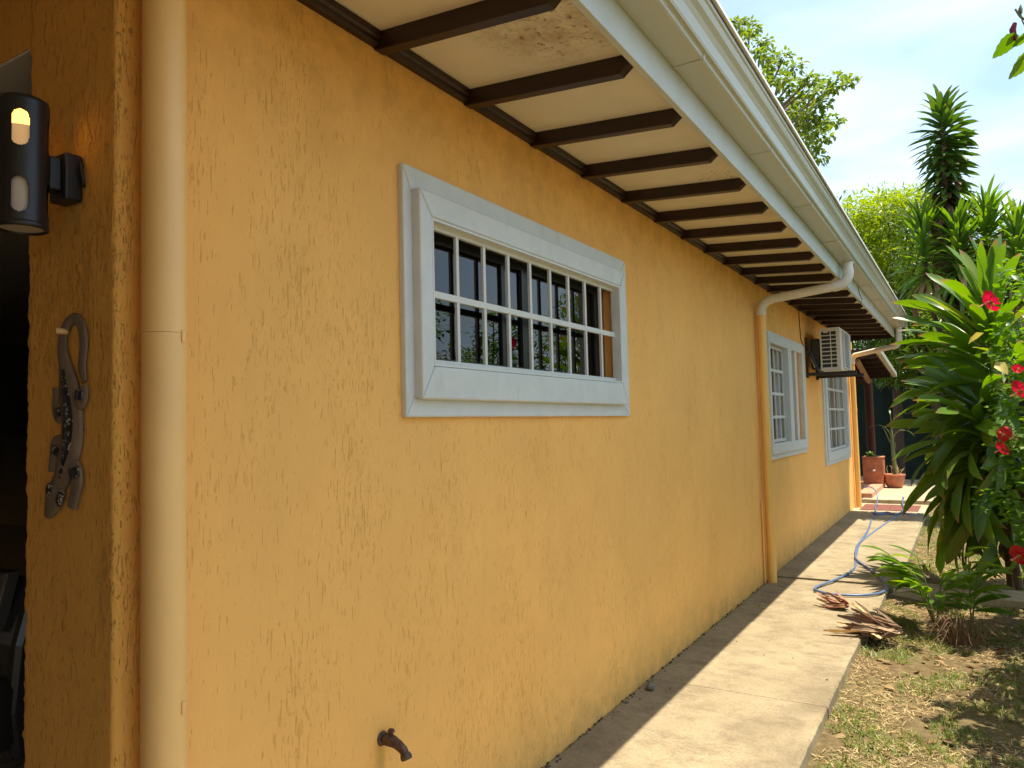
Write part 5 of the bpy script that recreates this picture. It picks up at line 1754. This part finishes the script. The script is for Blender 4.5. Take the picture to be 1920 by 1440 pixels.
# airy tree behind the house roof
tips = [(-1.87, 15.0, 9.48), (-1.89, 16.0, 9.83), (-1.83, 17.0, 9.96), (-1.9, 15.5, 9.38), (-1.63, 16.5, 9.38), (-1.58, 15.0, 8.79), (-1.22, 16.0, 9.0), (-1.63, 17.0, 9.35), (-0.93, 15.5, 8.54), (-1.22, 16.5, 8.62), (-1.15, 15.0, 8.13), (-0.72, 16.0, 8.41), (-0.6, 17.0, 8.65), (-0.21, 15.5, 8.02), (-0.01, 16.5, 8.39), (-0.48, 15.0, 7.69), (-0.83, 16.0, 8.21), (-1.11, 17.0, 8.43), (-0.47, 15.5, 7.66), (-1.29, 16.5, 8.29), (-0.79, 15.0, 7.35), (-0.55, 16.0, 7.48), (-0.48, 17.0, 7.82), (-0.58, 15.5, 7.47), (-0.84, 16.5, 7.54), (-0.76, 15.0, 6.87), (-0.57, 16.0, 7.2), (-0.88, 17.0, 7.36), (-0.56, 15.5, 6.61), (-1.07, 16.5, 7.14), (-1.55, 16.0, 8.75), (-1.23, 17.0, 8.22), (-0.78, 15.5, 7.36)]
base = Vector((-2.3, 16.2, 0))
more = [(-1.6 - 1.6 * random.random(), 15 + 2.6 * random.random(), 6.3 + 2.6 * random.random()) for k in range(34)]
cs = [tuple(Vector(p) - base) for p in tips + more]
fork = [Vector((0.2, 0, 5.6)), Vector((0.5, -0.3, 6.6)), Vector((0.1, 0.2, 7.3))]
limbs = []
for k, c in enumerate(cs[:26]):
    f_ = min(fork, key=lambda q: (Vector(c) - q).length)
    m_ = f_ * 0.5 + Vector(c) * 0.5 + Vector((0, 0, 0.12))
    limbs.append([f_, m_, Vector(c)])
limbs += [[Vector((0, 0, 4.2)), Vector((0.2, -0.1, 5.4)), fork[1], fork[1] + Vector((0.5, -.2, 0.6))], [Vector((0, 0, 4.4)), Vector((0, .1, 6)), fork[2], fork[2] + Vector((0.1, 0, 1.0))]]
rad_ = [(0.15 + 0.14 * random.random(),) * 2 + (0.10 + 0.07 * random.random(),) for c in cs]
tree('airy tree with loose leaf clusters rising above the roof edge', 'airy_tree', base, [(0, 0, -0.1), (0.05, 0, 2.5), (0.1, 0, 4.6), (0.2, 0, 6.2)], 0.17, limbs, cs, rad_, 2300, 0.105, M['leaf_airy'], OVATE, 31, bark='bark', shell=0.1, droop=0.3)

# yellow-green tree
cs, rs = auto_crown(70, (0, 0, 4.9), (1.55, 1.4, 1.75), 0.55, 8)
cs = [c for c in cs]
tree('bright yellow green feathery tree behind the roof end', 'bright_tree', (0.25, 19.6, 0), [(0, 0, -0.1), (0.05, 0, 2), (0, 0, 4.5)], 0.14, [[(0, 0, 3), (c[0] * .5, c[1] * .5, 3.4 + 0.4 * (c[2] - 3)), tuple(c)] for c in cs[:16]], cs, rs, 760, 0.15, M['leaf_bright'], LANCE, 32, droop=0.1)
# sprigs standing up from it
# dark trees behind
for k, (lab, loc, c, r, n_, cr, per, seed, mat) in enumerate((
        ('deep green tree standing left behind the porch roof', (-1.4, 22.5, 0), (0, 0, 4.4), (1.9, 1.6, 3.0), 60, 0.75, 520, 41, 'leaf_dark'),
        ('deep green tree filling the gap above the net fence', (0.9, 22.8, 0), (0, 0, 4.0), (1.6, 1.5, 3.2), 60, 0.7, 560, 42, 'leaf_dark'),
        ('mid green tree behind the spire plant at the right', (3.3, 21.0, 0), (0, 0, 3.4), (1.5, 1.5, 2.5), 50, 0.7, 520, 43, 'leaf_airy'),
        ('mid green leafy tree low in front of the net fence', (1.05, 18.9, 0), (0, 0, 2.9), (0.95, 0.8, 1.4), 46, 0.48, 620, 44, 'leaf_mid'),
        ('shady tree at the far garden corner', (5.5, 18, 0), (0, 0, 3.2), (1.8, 1.8, 2.2), 44, 0.8, 360, 45, 'leaf_dark'),
        ('broad low garden tree across the lawn', (7.5, 12.5, 0), (0, 0, 1.7), (1.6, 2.2, 1.1), 50, 0.6, 420, 46, 'leaf_dark'),
        ('garden tree across the lawn nearest the carport', (8.5, 5.5, 0), (0, 0, 1.5), (1.6, 2.0, 1.0), 44, 0.6, 420, 47, 'leaf_airy'))):
    cs, rs = auto_crown(n_, c, r, cr, seed)
    tree(lab, 'leafy_tree', loc, [(0, 0, -0.1), (0.05, 0, 1.5), (0, 0.05, c[2])], 0.07 if seed == 44 else 0.13, [[(0, 0, min(1.4 + 0.1 * i, c[2])), (q[0] * .5, q[1] * .5, 1.2 + 0.5 * q[2]), tuple(q)] for i, q in enumerate(cs[:12])], cs, rs, per, 0.17, M[mat], LANCE, seed)
# hedge row far behind, closes the view
random.seed(9)
for k in range(7):
    x = -6.5 + 2.2 * k
    cs, rs = auto_crown(40, (0, 0, 2.6), (1.5, 1.0, 2.3), 0.75, 60 + k)
    tree('dark hedge tree in the row closing the garden, ' + ('leftmost', 'second from left', 'third from left', 'middle', 'third from right', 'second from right', 'rightmost')[k], 'hedge_tree', (x, 25.5 + random.uniform(-.4, .4), 0), [(0, 0, -0.1), (0, 0, 1.2), (0, 0, 2.6)], 0.12, [], cs, rs, 420, 0.17, M['leaf_dark'], LANCE, 70 + k, 'hedge trees closing the garden')
